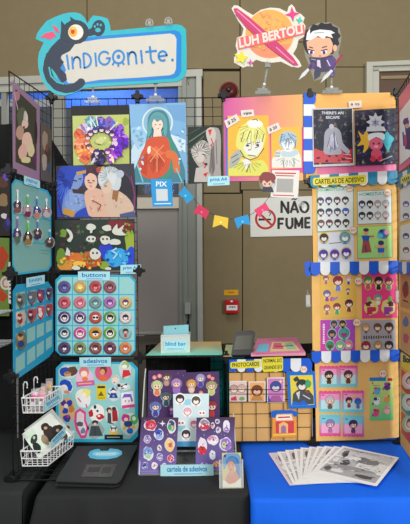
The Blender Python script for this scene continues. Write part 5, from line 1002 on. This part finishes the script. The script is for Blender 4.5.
a = Art(BP, .010); a.slab(BLW, [(304.5, 262), (311, 261.5), (311, 274), (308, 277), (305, 274)], .002); a.build('paper_scrap', 'small blue scallop-shaped paper scrap left of the middle awning', 'paper scrap')
# ================= right wing =================
def rr(x0, x1, ylt, ylb, k=None):                    # quad on the wing; edges run to its vanishing point
    vx, vy = 279, 264
    f = lambda y, x: vy+(y-vy)*(x-vx)/(x0-vx)
    return [(x0, ylt), (x1, f(ylt, x1)), (x1, f(ylb, x1)), (x0, ylb)]
def rboard(x0, ylt, ylb, mat, label): a = Art(RP, .004); a.slab(mat, rr(x0, 424, ylt, ylb), .002); return a.build('kraft_board', label, 'board')
rboard(399.5, 97, 172, M((226, 120, 150), .45), 'pink board at the top of the right wing')
a = Art(RP, .0065); a.slab(PAPER, rr(400, 420, 112, 165), .001); a.q((70, 60, 110), [(404, 121), (408, 117), (409, 126), (413, 130), (412, 150), (405, 149), (406, 136)]).blob((200, 60, 90), 405, 141, 2, 6).e((110, 60, 120), 406, 122, 3, 4).l((80, 60, 160), [(403, 132), (404, 146)], 1.5).e((216, 180, 170), 407, 126, 2, 2.4)
a.build('art_print', 'white print with a purple and red figure on the right wing', 'print')
awning(RP, [399.3, 403.5, 408, 413, 419], lin_(174, 164, 399, 420), lin_(184, 176, 399, 420), 5, [TEAL, WHS], 'teal paper awning with a yellow strip on the right wing', off=.008, letters=[([(401, 177.5), (420, 169), (420, 177), (401, 184)], (222, 206, 50), [(None, (402, 182.6), (419, 176), (402, 178.6))])])
rboard(399.5, 186, 262, KRAFT, 'tan board behind pale sheets on the right wing, upper')
a = Art(RP, .0065); a.slab(M((224, 222, 222), .45), rr(400.5, 420, 190, 222), .001); head(a, 406, 204, 3, (120, 80, 160)); head(a, 406, 216, 3, (70, 80, 100)); a.build('sticker_sheet', 'pale grey sheet with a purple mark on the right wing', 'sticker sheet')
a = Art(RP, .0065); a.slab(M((226, 220, 220), .45), rr(400.5, 420, 226, 260), .001); head(a, 406, 236, 3, (80, 60, 120)); head(a, 406, 250, 3, (150, 60, 90)); a.build('sticker_sheet', 'pale sheet just above the blue awning on the right wing', 'sticker sheet')
awning(RP, [399.3, 403, 407.5, 412, 418], lin_(262, 262, 399, 420), lin_(270, 271, 399, 420), 4, [BLW, WHS], 'blue and white paper awning on the right wing, mid height', off=.012)
rboard(399.5, 265, 348, KRAFT, 'tan board behind brown prints on the right wing, lower')
a = Art(RP, .0065); a.slab(M((196, 142, 90), .45), rr(401, 420, 274, 306), .001); a.blob((130, 60, 50), 405.5, 290, 3, 8).e((90, 60, 60), 406, 284, 2, 3).l((60, 50, 80), [(403, 300), (408, 302)], 1.4); a.build('art_print', 'brown print with a dark red figure on the right wing', 'print')
a = Art(RP, .0065); a.slab(M((206, 160, 96), .45), rr(401, 420, 310, 348), .001); a.blob((90, 120, 170), 406, 322, 3, 5).blob((196, 90, 110), 406, 338, 3, 5); a.build('art_print', 'tan print with blue and pink marks on the right wing', 'print')
rboard(401, 353, 444, KRAFT, 'tan board at the foot of the right wing')
a = Art(RP, .0065); a.slab(M((226, 206, 60), .45), rr(401.5, 424, 352, 366), .001); a.text(BLACK, 'Bottons', (403, 362), (421, 366), (403, 355), .06); a.build('name_sign', 'yellow Bottons sign low on the right wing', 'sign')
for (y0, y1, c, c2, d) in ((369, 388, (206, 40, 60), (226, 200, 190), 'red'), (392, 408, (40, 160, 180), (200, 220, 210), 'teal'), (411, 432, (206, 70, 90), (170, 196, 150), 'rose and green')):
    a = Art(RP, .0065); a.slab(M(c, .45), rr(401.5, 424, y0, y1), .001); a.build('badge_card', d+' backing card for a badge low on the right wing', 'card')
    a = Art(RP, .009); yc = (y0+y1)/2+1.5; a.slab(M(c2, .3), a.epts(409.5, yc+1, 6, 8.4, 0, 24), .005); a.e((240, 230, 226), 409, yc+1, 4, 6).blob((110, 60, 90), 409, yc, 3, 4).e((236, 200, 180), 409, yc+1.4, 2, 2.6); a.build('badge', 'pale round badge on the %s card of the right wing' % d, 'badge')
# ================= lower middle: photocard bay =================
a = Art(BP, -.010); a.slab(M((214, 168, 104), .75, noise=.1, scale=14), [(229, 360), (311.5, 359), (312.5, 440), (229.5, 441)], .003)
a.build('kraft_board', 'tan cardboard behind the wide-meshed grid with photocards', 'board')
awning(BP, [229, 237, 245.5, 254, 262.5, 271, 280, 290.5, 301, 312], lin_(359.5, 358, 229, 312), lin_(367.5, 367, 229, 312), 4.6, [BLW, WHS], 'blue and white paper awning lettered PHOTOCARDS', off=.006,
    letters=[([(231.5, 362), (259, 360.3), (260.4, 361.5), (260.4, 366.3), (259, 367.6), (231.5, 368.6), (230.3, 367.2), (230.3, 363)], (222, 212, 50), [('PHOTOCARDS', (232.3, 367.2), (259, 365.8), (232.3, 363.1))]),
             ([(262, 357.5), (282, 356.6), (283, 358), (283, 369.4), (281.5, 371), (264, 372), (262.6, 370.5), (261.5, 362)], (222, 212, 50), [('NORMAL $12', (263.5, 363.3), (281.7, 362.4), (263.5, 359.2)), ('GRANDE $15', (264, 370), (281.9, 369), (264, 366))])])
GC = 'photocards in the wire row'
for (x0, y0, x1, y1, bg, hc, sk, d) in ((229.5, 381, 246.5, 402, (226, 200, 190), (206, 170, 160), (240, 214, 200), 'pale photocard, leftmost of the photocard row'), (248.5, 381.5, 265.5, 402, (232, 172, 110), (120, 64, 44), (236, 186, 150), 'orange photocard with brown-haired portrait'), (267, 377.5, 284.5, 402.5, (206, 130, 190), (50, 80, 150), (226, 200, 210), 'pink and blue photocard with blue-haired portrait')):
    a = Art(BP, .004, .00008); a.slab(M((226, 220, 214), .3), [(x0, y0), (x1, y0-.4), (x1, y1), (x0, y1)], .001); a.r(M(bg, .3), x0+1, y0+1, x1-1, y1-1)
    cx = (x0+x1)/2; 
    if 'pale' in d:
        head(a, cx-4, y0+8, 4.2, (190, 150, 140), sk); head(a, cx+3.6, y0+7.6, 4.2, hc, sk); a.q((200, 60, 80), [(cx-7, y1-4), (cx-2, y1-6), (cx-1, y1-1.4), (cx-7, y1-1.4)]).blob((120, 160, 110), cx+4, y1-3.5, 3, 2)
    else: a.q(tuple(max(0, v-40) for v in bg), [(x0+2, y1-1.2), (x0+5, y1-7), (x1-5, y1-7), (x1-2, y1-1.2)]); head(a, cx, y0+9, 5.4, hc, sk)
    if 'blue' in d: a.q((60, 60, 180), [(x0+1, y1-1), (x0+1, y1-8), (x0+4, y1-1)]).star((240, 230, 120), x1-4, y0+4, 2)
    a.build('photocard', d, 'photocard', GC)
m = MB(); 
for y in (389.5, 394, 401.8): m.tube([BP.p3(229, y, .0095), BP.p3(286, y, .0095)], .0011, WIRE, 5)
for x in (229, 247.5, 266.5, 286): m.tube([BP.p3(x, 389.5, .0095), BP.p3(x, 402, .0095), BP.p3(x, 402, .001)], .0011, WIRE, 5)
m.build('wire_holder', label='black wire card holder in front of the three photocards', cat='holder')
a = Art(BP, .006, .00008); a.slab(M((14, 110, 206), .4), [(286.5, 371.5), (315, 371), (316.5, 407.5), (289, 408.5)], .0014)
a.slab(M((226, 206, 60), .4), [(290, 375.5), (312.5, 375), (314.3, 404.5), (291.5, 406)], .0003)
a.q((70, 74, 80), [(292, 405.5), (293, 394), (297, 390), (309, 390), (313.5, 396), (314, 404)]).q((16, 100, 200), [(291.5, 405.9), (293, 401), (299, 403), (304, 400), (308, 404.9)]); head(a, 302, 385, 5.6, (44, 60, 56), (226, 216, 206)); a.blob((70, 160, 110), 308, 384, 3, 4.4).q((60, 56, 60), [(293, 379), (297, 376), (300, 380), (295, 382)]).q((206, 206, 200), [(296, 393), (300, 391), (299, 400)]).l((206, 206, 206), [(303, 395), (310, 399)], 1).l((180, 60, 60), [(305, 391), (309, 393)], 1).l((190, 190, 190), [(295, 384), (298, 389)], .8)
a.build('framed_card', 'blue-edged card with a dark green-haired portrait, right end of photocard bay', 'card'); dot(303.7, 369.4, 3.6, 'round price tag on top of the blue-edged card', .0105)
a = Art(BP, .004, .00008); a.slab(M((226, 150, 60), .4), [(272.5, 411.5), (296, 411), (297, 436.5), (272, 438)], .001)
a.q((16, 96, 190), [(271, 412), (275, 410.2), (292, 410), (297.5, 412), (298, 416), (294, 417), (292, 413.5), (277, 414), (275, 418), (271, 417)]).q((236, 226, 210), [(276.5, 415), (291, 414.5), (293, 420), (276, 420.5)]).l((190, 40, 60), [(278, 417.5), (290, 417)], 1.4).q((206, 60, 70), [(275.5, 421.5), (294, 421), (294, 433), (276, 433.5)]).q((236, 180, 110), [(279, 424), (283.5, 421.6), (288, 424), (288, 433), (279, 433)]).q((150, 110, 160), [(281, 427), (283.5, 425), (286, 427), (286, 433), (281, 433)]).l((236, 196, 80), [(273, 435), (296, 434)], 1.6)
a.build('gift_card', 'small orange, red and blue house-like card hanging under the photocards', 'card')
# ================= shelf tops =================
SH = PL((0, D, ZS[1]+.0045), (1, 0, 0), (0, 1, 0))
ab = lambda x, y: SH.px(x, y)
a = Art(SH, 0); a.slab(M((120, 226, 206), .35, kind='grad_y', rgb2=(244, 190, 112)), [(146, 355.5), (222.5, 355), (221, 341.8), (160.5, 342.2)], .0012)
a.build('poster', 'teal to orange glossy sheet lying on the left cube shelf', 'poster')
# white box
t = thing('display_box', SH.p3(176, 352, .0012), 'translucent white box of blind bags on the teal shelf sheet', 'box')
b0 = SH.p3(161.5, 353, .0014); b1 = SH.p3(190, 352.3, .0014); dep = .075; hh = .068; TB = M((216, 226, 220), .3, 0, 'clear', .85)
u_ = Vector((0, dep, 0)); m = MB(); tt = .0025
A0, A1 = b0, b1; B0, B1 = b0+u_, b1+u_; up = Vector((0, 0, hh)); fl = Vector((.003, 0, 0))
def wall(m, p, q, th): 
    n = (q-p).cross(Vector((0, 0, 1))).normalized()*th
    m.hexa([p, q, q+n, p+n], [p+up, q+up, q+n+up, p+n+up], TB)
wall(m, A0, A1, -tt); wall(m, A1+Vector((-tt, 0, 0)), B1+Vector((-tt, 0, 0)), tt); wall(m, B0, B1, tt); wall(m, A0, B0, -tt) 
m.box((A0+B1)/2+Vector((0, 0, .0015)), ((A1-A0).length-.002, dep-.002, .003), TB); m.build('tub', t)
m = MB(); R_ = [A0+up, A1+up, B1+up, B0+up]; m.tube(R_+[R_[0]], .0025, TB); m.build('rim', t)
bxp = PL(A0, (A1-A0), (0, 0, 1))
a = Art(bxp, .003); a.slab(LBL, [(164, 340), (187, 340), (187, 350.5), (164, 350.5)], .0004); a.tb(BLU, 'blind bag', 165.5, 341.8, 185.5, 347, .018); a.l(BLU, [(167, 349), (184, 349)], .5); a.build('box_label', parent=t)
pb = PL(A0+Vector((0, .05, 0)), (1, 0, 0), (0, -.05, 1))
a = Art(pb, 0); a.slab(M((140, 206, 214), .45), [(163.5, 326), (188.5, 324.5), (189, 351), (164, 351)], .002); a.e((40, 60, 70), 175.5, 328.5, .7, .7)
a.build('header_card', 'pale turquoise card standing in the white box', 'card')
for i in range(4):
    pb2 = PL(A0+Vector((0, .014+.008*i, 0)), (1, 0, 0), (0, -.02, 1)); a = Art(pb2, 0); a.slab(M([(190, 196, 222), (170, 180, 214), (206, 210, 228), (160, 170, 206)][i], .4), [(165+i*.4, 337.6-i*1.1), (186+i*.4, 337.2-i*1.1), (186, 351), (165, 351)], .0015)
    a.build('blind_bag', ['front', 'second', 'third', 'rear'][i]+' pale lilac packet in the white box', 'packet', 'packets in the white box')
# card reader and pink folder
t = thing('card_terminal', SH.p3(243, 353, .001), 'dark tablet-like payment terminal on the right cube shelf', 'terminal')
tq = PL(SH.p3(243, 355.5, .001), (1, 0, 0), (0, .62, .78))
a = Art(tq, 0); a.slab(M((44, 42, 42), .35), [(231, 356.5), (234.5, 335), (237, 332.5), (252, 332), (255, 334), (252.5, 356)], .012); a.build('body', parent=t)
a = Art(tq, .0125); a.slab(M((72, 72, 66), .2), [(233.5, 350), (236.5, 336), (252.5, 335), (250.5, 349.5)], .0008); a.build('screen', parent=t)
m = MB(); q0 = SH.p3(238, 352, .001); m.box(q0+Vector((.02, .035, .016)), (.06, .012, .03), M((30, 30, 30), .5)); m.build('prop', t)
a = Art(SH, .001); a.slab(M((222, 150, 170), .3), [(251, 356.5), (305.5, 355.5), (297.5, 343.5), (256, 344)], .012); a.build('print_stack', 'stack of glossy prints beside the dark terminal', 'prints')
a = Art(SH, .0145, .0002); a.slab(M((230, 120, 170), .3), [(254, 353.5), (304.5, 352), (296.5, 337.5), (257, 339)], .002)
a.slab(M((236, 214, 150), .35), [(270, 351.5), (300, 350.5), (293, 341.5), (272, 342)], .0003).q((230, 90, 130), [(272, 349), (284, 349), (281, 343), (274, 343)]).q((110, 190, 220), [(256, 352), (268, 351.6), (269, 344), (259, 344)]).q((150, 200, 160), [(287, 349.5), (297, 349), (291, 343), (285, 343.5)]).l((90, 70, 90), [(275, 346.5), (293, 345.6)], .8)
a.build('folder', 'pink folder with colourful cover lying on the print stack', 'folder')
a = Art(SH, .0012); a.slab(M((226, 200, 130), .4, kind='grad_x', rgb2=(150, 214, 180)), [(223.5, 356.5), (232, 356.4), (236, 345), (226, 345)], .001)
a.build('paper_sheet', 'small yellow-green paper left of the dark terminal', 'paper')
# teal thing behind the grid
m = MB(); m.box((at(221, 400, 2.214).x+.03, 2.214, .765+.13), (.15, .014, .26), M((20, 150, 142), .4), bev=.004); m.build('teal_bag', label='teal flat bag standing behind the middle cube grid', cat='bag')
# ================= acrylic tiered holder with sheets =================
def tilt(Y, z, deg): r = math.radians(deg); return PL((0, Y, z), (1, 0, 0), (0, math.sin(r), math.cos(r)))
T1 = tilt(1.645, ZT+.008, 12); T2 = tilt(1.705, ZT+.05, 11); T3 = tilt(1.77, ZT+.09, 7)
hx0, hx1 = -.222, .098
t = thing('acrylic_holder', (-.07, 1.73, ZT), 'clear acrylic tiered holder carrying the sticker sheets', 'holder')
AC = clear((226, 234, 236), .16)
m = MB(); m.box(((hx0+hx1)/2, 1.735, ZT+.003), (hx1-hx0, .21, .004), AC); m.build('base', t)
for x in (hx0, hx1):
    hs = 1 if x < 0 else .45; m = MB(); m.hexa([(x-.0015, 1.632, ZT+.002), (x+.0015, 1.632, ZT+.002), (x+.0015, 1.84, ZT+.002), (x-.0015, 1.84, ZT+.002)], [(x-.0015, 1.80, ZT+.28*hs), (x+.0015, 1.80, ZT+.28*hs), (x+.0015, 1.84, ZT+.30*hs), (x-.0015, 1.84, ZT+.30*hs)], clear((206, 210, 200), .3))  # panel reflections put into a paler, less clear tint
    m.tube([(x, 1.63, ZT+.004), (x, 1.69, ZT+.1*hs), (x, 1.795, ZT+.27*hs), (x, 1.835, ZT+.305*hs)], .0022, clear((236, 240, 240), .5), 6); m.build('side_panel', t)
for T, h in ((T1, .035), (T2, .03), (T3, .03)):
    m = MB(); b = T.o; n = T.n; m.hexa([b+Vector((hx0, 0, 0))+n*.006, b+Vector((hx1, 0, 0))+n*.006, b+Vector((hx1, 0, 0))-n*.004, b+Vector((hx0, 0, 0))-n*.004], [b+Vector((hx0, 0, 0))+n*.006+T.v*.003, b+Vector((hx1, 0, 0))+n*.006+T.v*.003, b+Vector((hx1, 0, 0))-n*.004+T.v*.003, b+Vector((hx0, 0, 0))-n*.004+T.v*.003], AC)
    m.build('shelf_lip', t)
PU = M((76, 50, 98), .4, kind=None, noise=.25, scale=40); PU2 = M((120, 104, 176), .4, kind='grad_z', rgb2=(66, 42, 76))
GPu = 'purple sticker sheets in the clear holder'
A_, sA = sheet(T3, .0, [(148.5, 370.5), (186, 370), (186.5, 430), (147, 431)], PU, 'purple sticker sheet at the back left of the clear holder', lambda a: [a.e((150, 120, 190), random.uniform(150, 184), random.uniform(373, 425), .5, .5) for _ in range(14)], group=GPu)
A_, sB = sheet(T3, .0014, [(184, 372.5), (219, 371.5), (220, 430), (186, 431)], PU, 'purple sticker sheet at the back right of the clear holder', lambda a: [a.e((150, 120, 190), random.uniform(187, 218), random.uniform(374, 425), .5, .5) for _ in range(14)], group=GPu)
for x, y in ((154.5, 377.5), (159.5, 376)): pstick(T3, .0012, sA, lambda a: a.e((236, 130, 130), x, y, 2.2, 2.2).e((246, 190, 180), x, y, 1, 1))
for x, y, h, hc, tc, oc in ((166.5, 379, 14, (90, 60, 60), (190, 150, 120), (130, 110, 130)), (157, 388, 16, (190, 200, 140), (226, 120, 80), (206, 206, 180)), (176.5, 386, 16, (170, 130, 180), (150, 110, 190), (160, 110, 180)), (166, 399, 15, (70, 90, 90), (60, 70, 90), (130, 180, 180)), (155.5, 409, 16, (90, 110, 170), (80, 60, 150), (130, 170, 220)), (171.5, 410, 10, (110, 60, 140), (150, 90, 190), None), (181, 404, 9, (214, 130, 80), (200, 110, 90), None)):
    pstick(T3, .0012, sA, lambda a: char(a, x, y, h, hc, top=tc, outline=oc))
for x, y in ((209, 376.5), (212.5, 378.5)): pstick(T3, .0028, sB, lambda a: a.e((240, 140, 130), x, y, 2, 1.8))
for x, y, h, hc, tc, oc in ((200.5, 380.5, 14, (150, 150, 190), (80, 60, 150), (130, 120, 190)), (191.5, 386, 14, (206, 150, 70), (220, 200, 200), (226, 170, 80)), (211.5, 388, 15, (160, 150, 110), (190, 190, 120), (206, 206, 150)), (212, 409, 17, (150, 50, 60), (190, 60, 60), None), (201, 394, 7, (230, 120, 90), (230, 120, 90), None)):
    pstick(T3, .0028, sB, lambda a: char(a, x, y, h, hc, top=tc, outline=oc))
A_, sC = sheet(T2, .0, [(173, 394), (209, 393.5), (208.5, 446.5), (174, 446.5)], M((206, 226, 230), .4), 'white and sky blue sticker sheet in the middle of the clear holder', lambda a: a.blob((150, 206, 226), 188, 402, 6, 3).blob((160, 214, 230), 200, 424, 7, 4).blob((150, 206, 220), 181, 428, 5, 4).q((70, 150, 200), [(174, 441.5), (208.5, 441), (208.5, 446.5), (174, 446.5)]), group=None)
for x, y, r, hc, kind in ((180, 398.5, 4.2, (60, 44, 50), 0), (196, 400.5, 4.2, (90, 80, 70), 0), (187.5, 411.5, 3.8, (236, 170, 190), 0), (202, 413, 2.6, (220, 60, 70), 1), (194, 424, 3.4, (226, 120, 160), 0), (181, 423, 3, (200, 60, 70), 1), (186, 434, 4.2, (60, 50, 60), 0), (200.5, 432, 3, (220, 90, 130), 1)):
    pstick(T2, .0012, sC, (lambda a: head(a, x, y, r, hc, (246, 232, 226), neck=(236, 190, 190), outline=(244, 246, 246))) if not kind else (lambda a: a.e((246, 246, 246), x, y, r*1.5, r).e(hc, x-1.6, y, 1.1, 1.1).e(hc, x+1.6, y, 1.1, 1.1)))
A_, sD = sheet(T1, .0, [(141.5, 417), (178.5, 417.5), (175.5, 474), (137.5, 474)], PU2, 'front left purple sheet with white-edged animal stickers', lambda a: [a.e((180, 150, 210), random.uniform(144, 176), random.uniform(420, 466), .45, .45) for _ in range(16)], group=GPu)
A_, sE = sheet(T1, .0, [(196.5, 417.5), (235, 417), (233, 470), (195.5, 470)], PU2, 'front right purple sheet with red and lilac stickers', lambda a: [a.e((180, 150, 210), random.uniform(199, 232), random.uniform(420, 462), .45, .45) for _ in range(16)], group=GPu)
SW = (222, 218, 226)
def st(par, x, y, rx, ry, cols, rot=0, j=.12):
    rx, ry = rx*.92, ry*.92
    def f(a):
        a.blob(SW, x, y, rx, ry, n=13, j=j, rot=rot)
        for i, (c, dx, dy, sx, sy) in enumerate(cols): a.blob(c, x+dx*rx, y+dy*ry, min(.9, sx*1.25)*rx, min(.9, sy*1.25)*ry, j=.16, rot=rot)
        dabs(a, [tuple(int(v*.5) for v in cols[0][0]), tuple(min(255, int(v*.5+125)) for v in cols[0][0]), (240, 224, 220)], x, y, rx*.5, ry*.5, 7, .5, 1.3); a.e((50, 36, 60), x+rx*.1, y-ry*.15, .5, .6, n=6)
    pstick(T1, .0012, par, f)
RD = (200, 50, 80)
for args in ((150.5, 425.5, 7, 6, [(RD, 0, -.1, .75, .75), ((226, 120, 140), .2, 0, .3, .3)]), (171.5, 426, 5, 7.6, [((50, 170, 100), 0, .15, .6, .5), ((60, 70, 120), 0, -.4, .5, .35), ((220, 70, 80), .2, .2, .25, .2)]), (159, 434.5, 5.2, 6, [((60, 80, 190), 0, -.25, .65, .5), ((150, 170, 226), 0, .4, .6, .35)]), (147.3, 439, 3.9, 4.6, [((160, 140, 200), 0, 0, .75, .7), ((80, 70, 150), 0, -.2, .4, .4)]),
     (169.8, 445, 5.2, 7.6, [((236, 196, 130), 0, 0, .75, .75), ((222, 120, 90), .1, 0, .35, .35)]), (148, 453.5, 5.6, 7.4, [((120, 150, 210), 0, -.25, .75, .55), ((160, 200, 160), 0, .35, .5, .3)]), (159.8, 457, 3.4, 4.2, [((90, 90, 190), 0, 0, .7, .7), ((190, 190, 236), 0, .1, .35, .4)]), (170.7, 458.5, 3.7, 4, [((214, 50, 90), 0, 0, .72, .72)]), (145, 465.5, 4, 3.8, [((110, 120, 190), 0, 0, .75, .75)]), (154.5, 465.5, 3.4, 4, [((236, 216, 220), 0, 0, .6, .6)]), (159.5, 448, 2.4, 3.4, [((226, 210, 220), 0, 0, .5, .6)]), (164, 465, 2.4, 2.2, [((210, 190, 226), 0, 0, .6, .6)])): st(sD, *args)
pstick(T1, .0012, sD, lambda a: a.star(SW, 162.5, 423.5, 3.2, 4, .35))
for args in ((204.5, 424.5, 6, 6.4, [((150, 130, 150), 0, -.3, .6, .4), (RD, 0, .4, .75, .4)]), (212.7, 425.5, 2.2, 3.4, [((190, 90, 120), 0, 0, .5, .6)]), (217.5, 421.5, 2.6, 2.6, [((160, 140, 200), 0, 0, .6, .6)]), (218.3, 430, 2.8, 3.6, [((150, 130, 190), 0, 0, .5, .6)]), (226.5, 426.5, 3.8, 7, [((226, 220, 236), 0, -.4, .7, .4), ((150, 120, 190), 0, .45, .6, .3)]), (213, 440, 6, 5.6, [((200, 130, 170), -.2, -.3, .6, .35), ((236, 226, 236), 0, .3, .5, .35)]), (225.5, 444, 6.4, 7, [((150, 110, 190), 0, .05, .82, .78), ((190, 206, 140), -.2, .1, .3, .4)]), (202.3, 446, 4.8, 9, [((206, 44, 56), 0, .5, .7, .4), ((226, 214, 226), 0, -.45, .5, .35)]), (212.5, 455, 3.6, 5.2, [((226, 230, 246), 0, 0, .7, .7)]), (216.5, 464, 3.6, 3.2, [((240, 150, 60), 0, 0, .72, .72)]), (204, 465, 4, 2.6, [((130, 90, 180), 0, 0, .7, .7)]), (225, 461, 3, 3, [((190, 170, 226), 0, 0, .7, .7)])): st(sE, *args)
label_card(PL((0, 1.628, ZT), (1, 0, 0), (0, .1, 1)), 0, [(160.5, 464.8), (213.5, 464.3), (213.5, 475.8), (160.5, 476.3)], 'cartela de adesivos', 'long pale blue cartela de adesivos label in front of the clear holder')
# small card in acrylic frame
TC = tilt(1.538, ZT+.004, 10)
t = thing('card_stand', TC.p3(231.5, 488, 0), 'small clear frame with a portrait card at the front of the black table', 'card stand')
a = Art(TC, -.002); a.slab(AC, [(219.5, 459.5), (243, 459), (243.2, 489), (219.8, 489.4)], .0015); a.build('back_plate', parent=t)
a = Art(TC, .004); a.slab(AC, [(219.5, 464), (243, 463.5), (243.2, 489), (219.8, 489.4)], .0012); a.build('front_plate', parent=t)
m = MB(); p = TC.p3(219.8, 489.2, 0); q = TC.p3(243.2, 488.8, 0); m.box((p+q)/2+Vector((0, .008, -.001)), ((q-p).length, .035, .0025), AC)
for c in (p, q): m.tube([c, c+TC.v*.085], .0016, clear((236, 240, 240), .5), 5)
m.build('foot', t)
a = Art(TC, .0, .00008); a.slab(M((206, 196, 130), .4), [(222, 453), (241, 452.5), (241.5, 487.5), (222.5, 488)], .001).S().C(222.6, 453.2, 241, 487.2)
a.q((110, 150, 190), [(223, 456), (232, 453), (240.5, 457), (241, 487), (236, 487), (238, 470), (228, 464), (224, 470)]).q((60, 110, 170), [(226, 460), (231, 456), (238, 459), (239.5, 470), (239, 482), (235, 476), (236, 466), (228, 462)])
a.q((206, 130, 90), [(226, 478), (230, 472), (236, 472), (240, 480), (241, 487), (225, 487.6)]).e((214, 144, 104), 231, 466, 3.6, 4.8).q((214, 144, 104), [(229, 469), (234, 469), (234, 475), (229, 475)]).q((232, 226, 206), [(223, 487.8), (224, 480), (229, 484), (236, 482), (241, 478), (241.3, 487.4)]).q((80, 130, 180), [(226, 466), (227, 459), (235, 458), (237, 466), (233, 461), (229, 462)])
a.e((40, 40, 40), 225, 456, 1, 1.4).l((190, 60, 50), [(229.6, 469.4), (231.8, 469.4)], .7).l((60, 40, 30), [(228.5, 465), (230, 465.2)], .6).l((60, 40, 30), [(232, 465), (233.5, 464.8)], .6)
a.build('photocard', 'tan portrait card with blue hair standing in the small clear frame', 'photocard')
# ================= black table top: binder =================
TB2 = PL((0, 1.7, ZT+.0085), (1, 0, 0), (0, 1, 0))
t = thing('binder', TB2.p3(96, 466, 0), 'black display binder with a pale blue oval on the black tablecloth', 'binder')
BN = M((44, 45, 47), .45, noise=.1, scale=80)
a = Art(TB2, .0); a.slab(BN, [(55, 486), (57, 482), (76, 450), (136, 450), (119, 486), (113, 487.5)], .003); a.build('back_cover', parent=t)
a = Art(TB2, .004); a.slab(M((28, 28, 29), .6), [(60, 483), (78, 451), (134, 450), (115, 484.5)], .004); a.build('pages', parent=t)
a = Art(TB2, .009); a.slab(BN, [(56, 482), (58, 477), (77, 447), (138, 445.5), (121, 481), (117, 484)], .0025); a.build('front_cover', parent=t)
a = Art(TB2, .0122, .0002); a.slab(M((90, 190, 226), .3), [(88, 455), (90, 451.5), (95, 449.5), (99, 449), (101, 451), (108, 451), (110, 448.6), (118, 449.5), (122, 451.5), (122, 454.5), (117, 457.5), (107, 459.3), (97, 459.3), (90, 458)], .0008)
a.q((150, 214, 236), [(92, 454.5), (94, 452), (117, 451.5), (120, 453.5), (114, 456), (98, 456.5)]).marks(WHITE, (96, 454), (116, 453.6), 1.6, 9); a.build('oval_sticker', parent=t)
a = Art(TB2, .0122); a.slab(M((92, 92, 92), .2, 0, 'clear', .6), [(87, 464.5), (117, 464.5), (111.5, 477), (81, 476.7)], .0006); a.q((60, 58, 58), [(90, 467), (101, 467), (99, 472), (87, 472)]).q((66, 62, 60), [(103, 467), (112, 467), (109, 473), (101, 473)]); a.build('card_pocket', parent=t)
# ================= fan of manga pages on the blue cloth =================
N = 10
FT0, FT1 = Vector((.224, 1.806)), Vector((.50, 1.842))
gw, gh = .20, .265
for i in range(N):
    f = i/(N-1); f2 = f
    tl = FT0.lerp(FT1, f2)+Vector((0, .022*math.sin(PI*f)))+Vector((random.uniform(-.003, .003), random.uniform(-.003, .003))); ang = math.radians(7-42*f)
    if i == N-1: tl = FT1; 
    ux = Vector((math.cos(ang), math.sin(ang))); uy = Vector((-math.sin(ang), math.cos(ang)))
    z0 = ZT+.0015+.0012*i
    P = lambda u, v: (tl.x+ux.x*gw*u-uy.x*gh*v, tl.y+ux.y*gw*u-uy.y*gh*v-1.7)
    HPz = PL((0, 1.7, z0), (1, 0, 0), (0, 1, 0)); a = Art(HPz, 0, .0001)
    Q = lambda m_, uvs: (a.prism(m_, [P(u, v) for u, v in uvs], a.z-.00002, a.z+.000008), setattr(a, 'z', a.z+.000008))
    a.prism(M((222, 206, 216) if i == 0 else (240, 240, 238), .5), [P(0, 0), P(1, 0), P(1, 1), P(0, 1)], 0, .0004); a.z = .0004
    R2 = lambda m_, u0, v0, u1, v1: Q(m_, [(u0, v0), (u1, v0), (u1, v1), (u0, v1)])
    R2((206, 206, 208), .05, .05, .95, .36); R2((188, 188, 190), .05, .39, .5, .66); R2((214, 214, 214), .52, .39, .95, .66); R2((172, 172, 174), .05, .69, .95, .94)
    def bl(c, u, v, r1, r2): Q(c, [(u+r1*math.cos(2*PI*k/9)*random.uniform(.75, 1.2), v+r2*math.sin(2*PI*k/9)*random.uniform(.75, 1.2)) for k in range(9)])
    bl((96, 96, 98), random.uniform(.1, .2), .22, .05, .12); bl((226, 226, 226), .12, .5, .06, .08); bl((90, 90, 92), .14, .82, .07, .08); bl((210, 210, 210), .2, .7, .05, .02)
    for k in range(46):
        u, v = random.uniform(.07, .9), random.uniform(.06, .92); g_ = random.choice([90, 120, 140, 225, 235]); bl((g_, g_, g_+2), u, v, random.uniform(.008, .03), random.uniform(.005, .014))
    if i == N-1:
        bl((120, 120, 122), .6, .36, .26, .12); bl((206, 206, 206), .62, .2, .13, .1); bl((70, 70, 72), .3, .55, .08, .1); bl((150, 150, 152), .5, .68, .34, .07); bl((226, 226, 226), .38, .36, .1, .08); bl((60, 60, 62), .2, .3, .04, .1); bl((80, 80, 82), .75, .84, .14, .06); bl((226, 226, 226), .3, .84, .1, .06)
        for k in range(60): g_ = random.choice([80, 120, 150, 190, 225]); bl((g_, g_, g_+2), random.uniform(.15, .92), random.uniform(.22, .8), random.uniform(.01, .05), random.uniform(.004, .014))
        for k in range(4): R2((120, 120, 120), .08, .07+.015*k, .7, .073+.015*k)
    nm = ['pink-tinged comic page at the far left of the fan', 'comic page second from the left of the fan', 'comic page third from the left of the fan', 'comic page fourth from the left of the fan', 'comic page just left of the middle of the fan', 'comic page just right of the middle of the fan', 'comic page fourth from the right of the fan', 'comic page third from the right of the fan', 'comic page directly under the topmost page of the fan', 'topmost comic page at the right end of the fan']
    a.build('comic_page', nm[i]+' on the blue cloth', 'page', 'black and white comic pages fanned on the blue cloth')
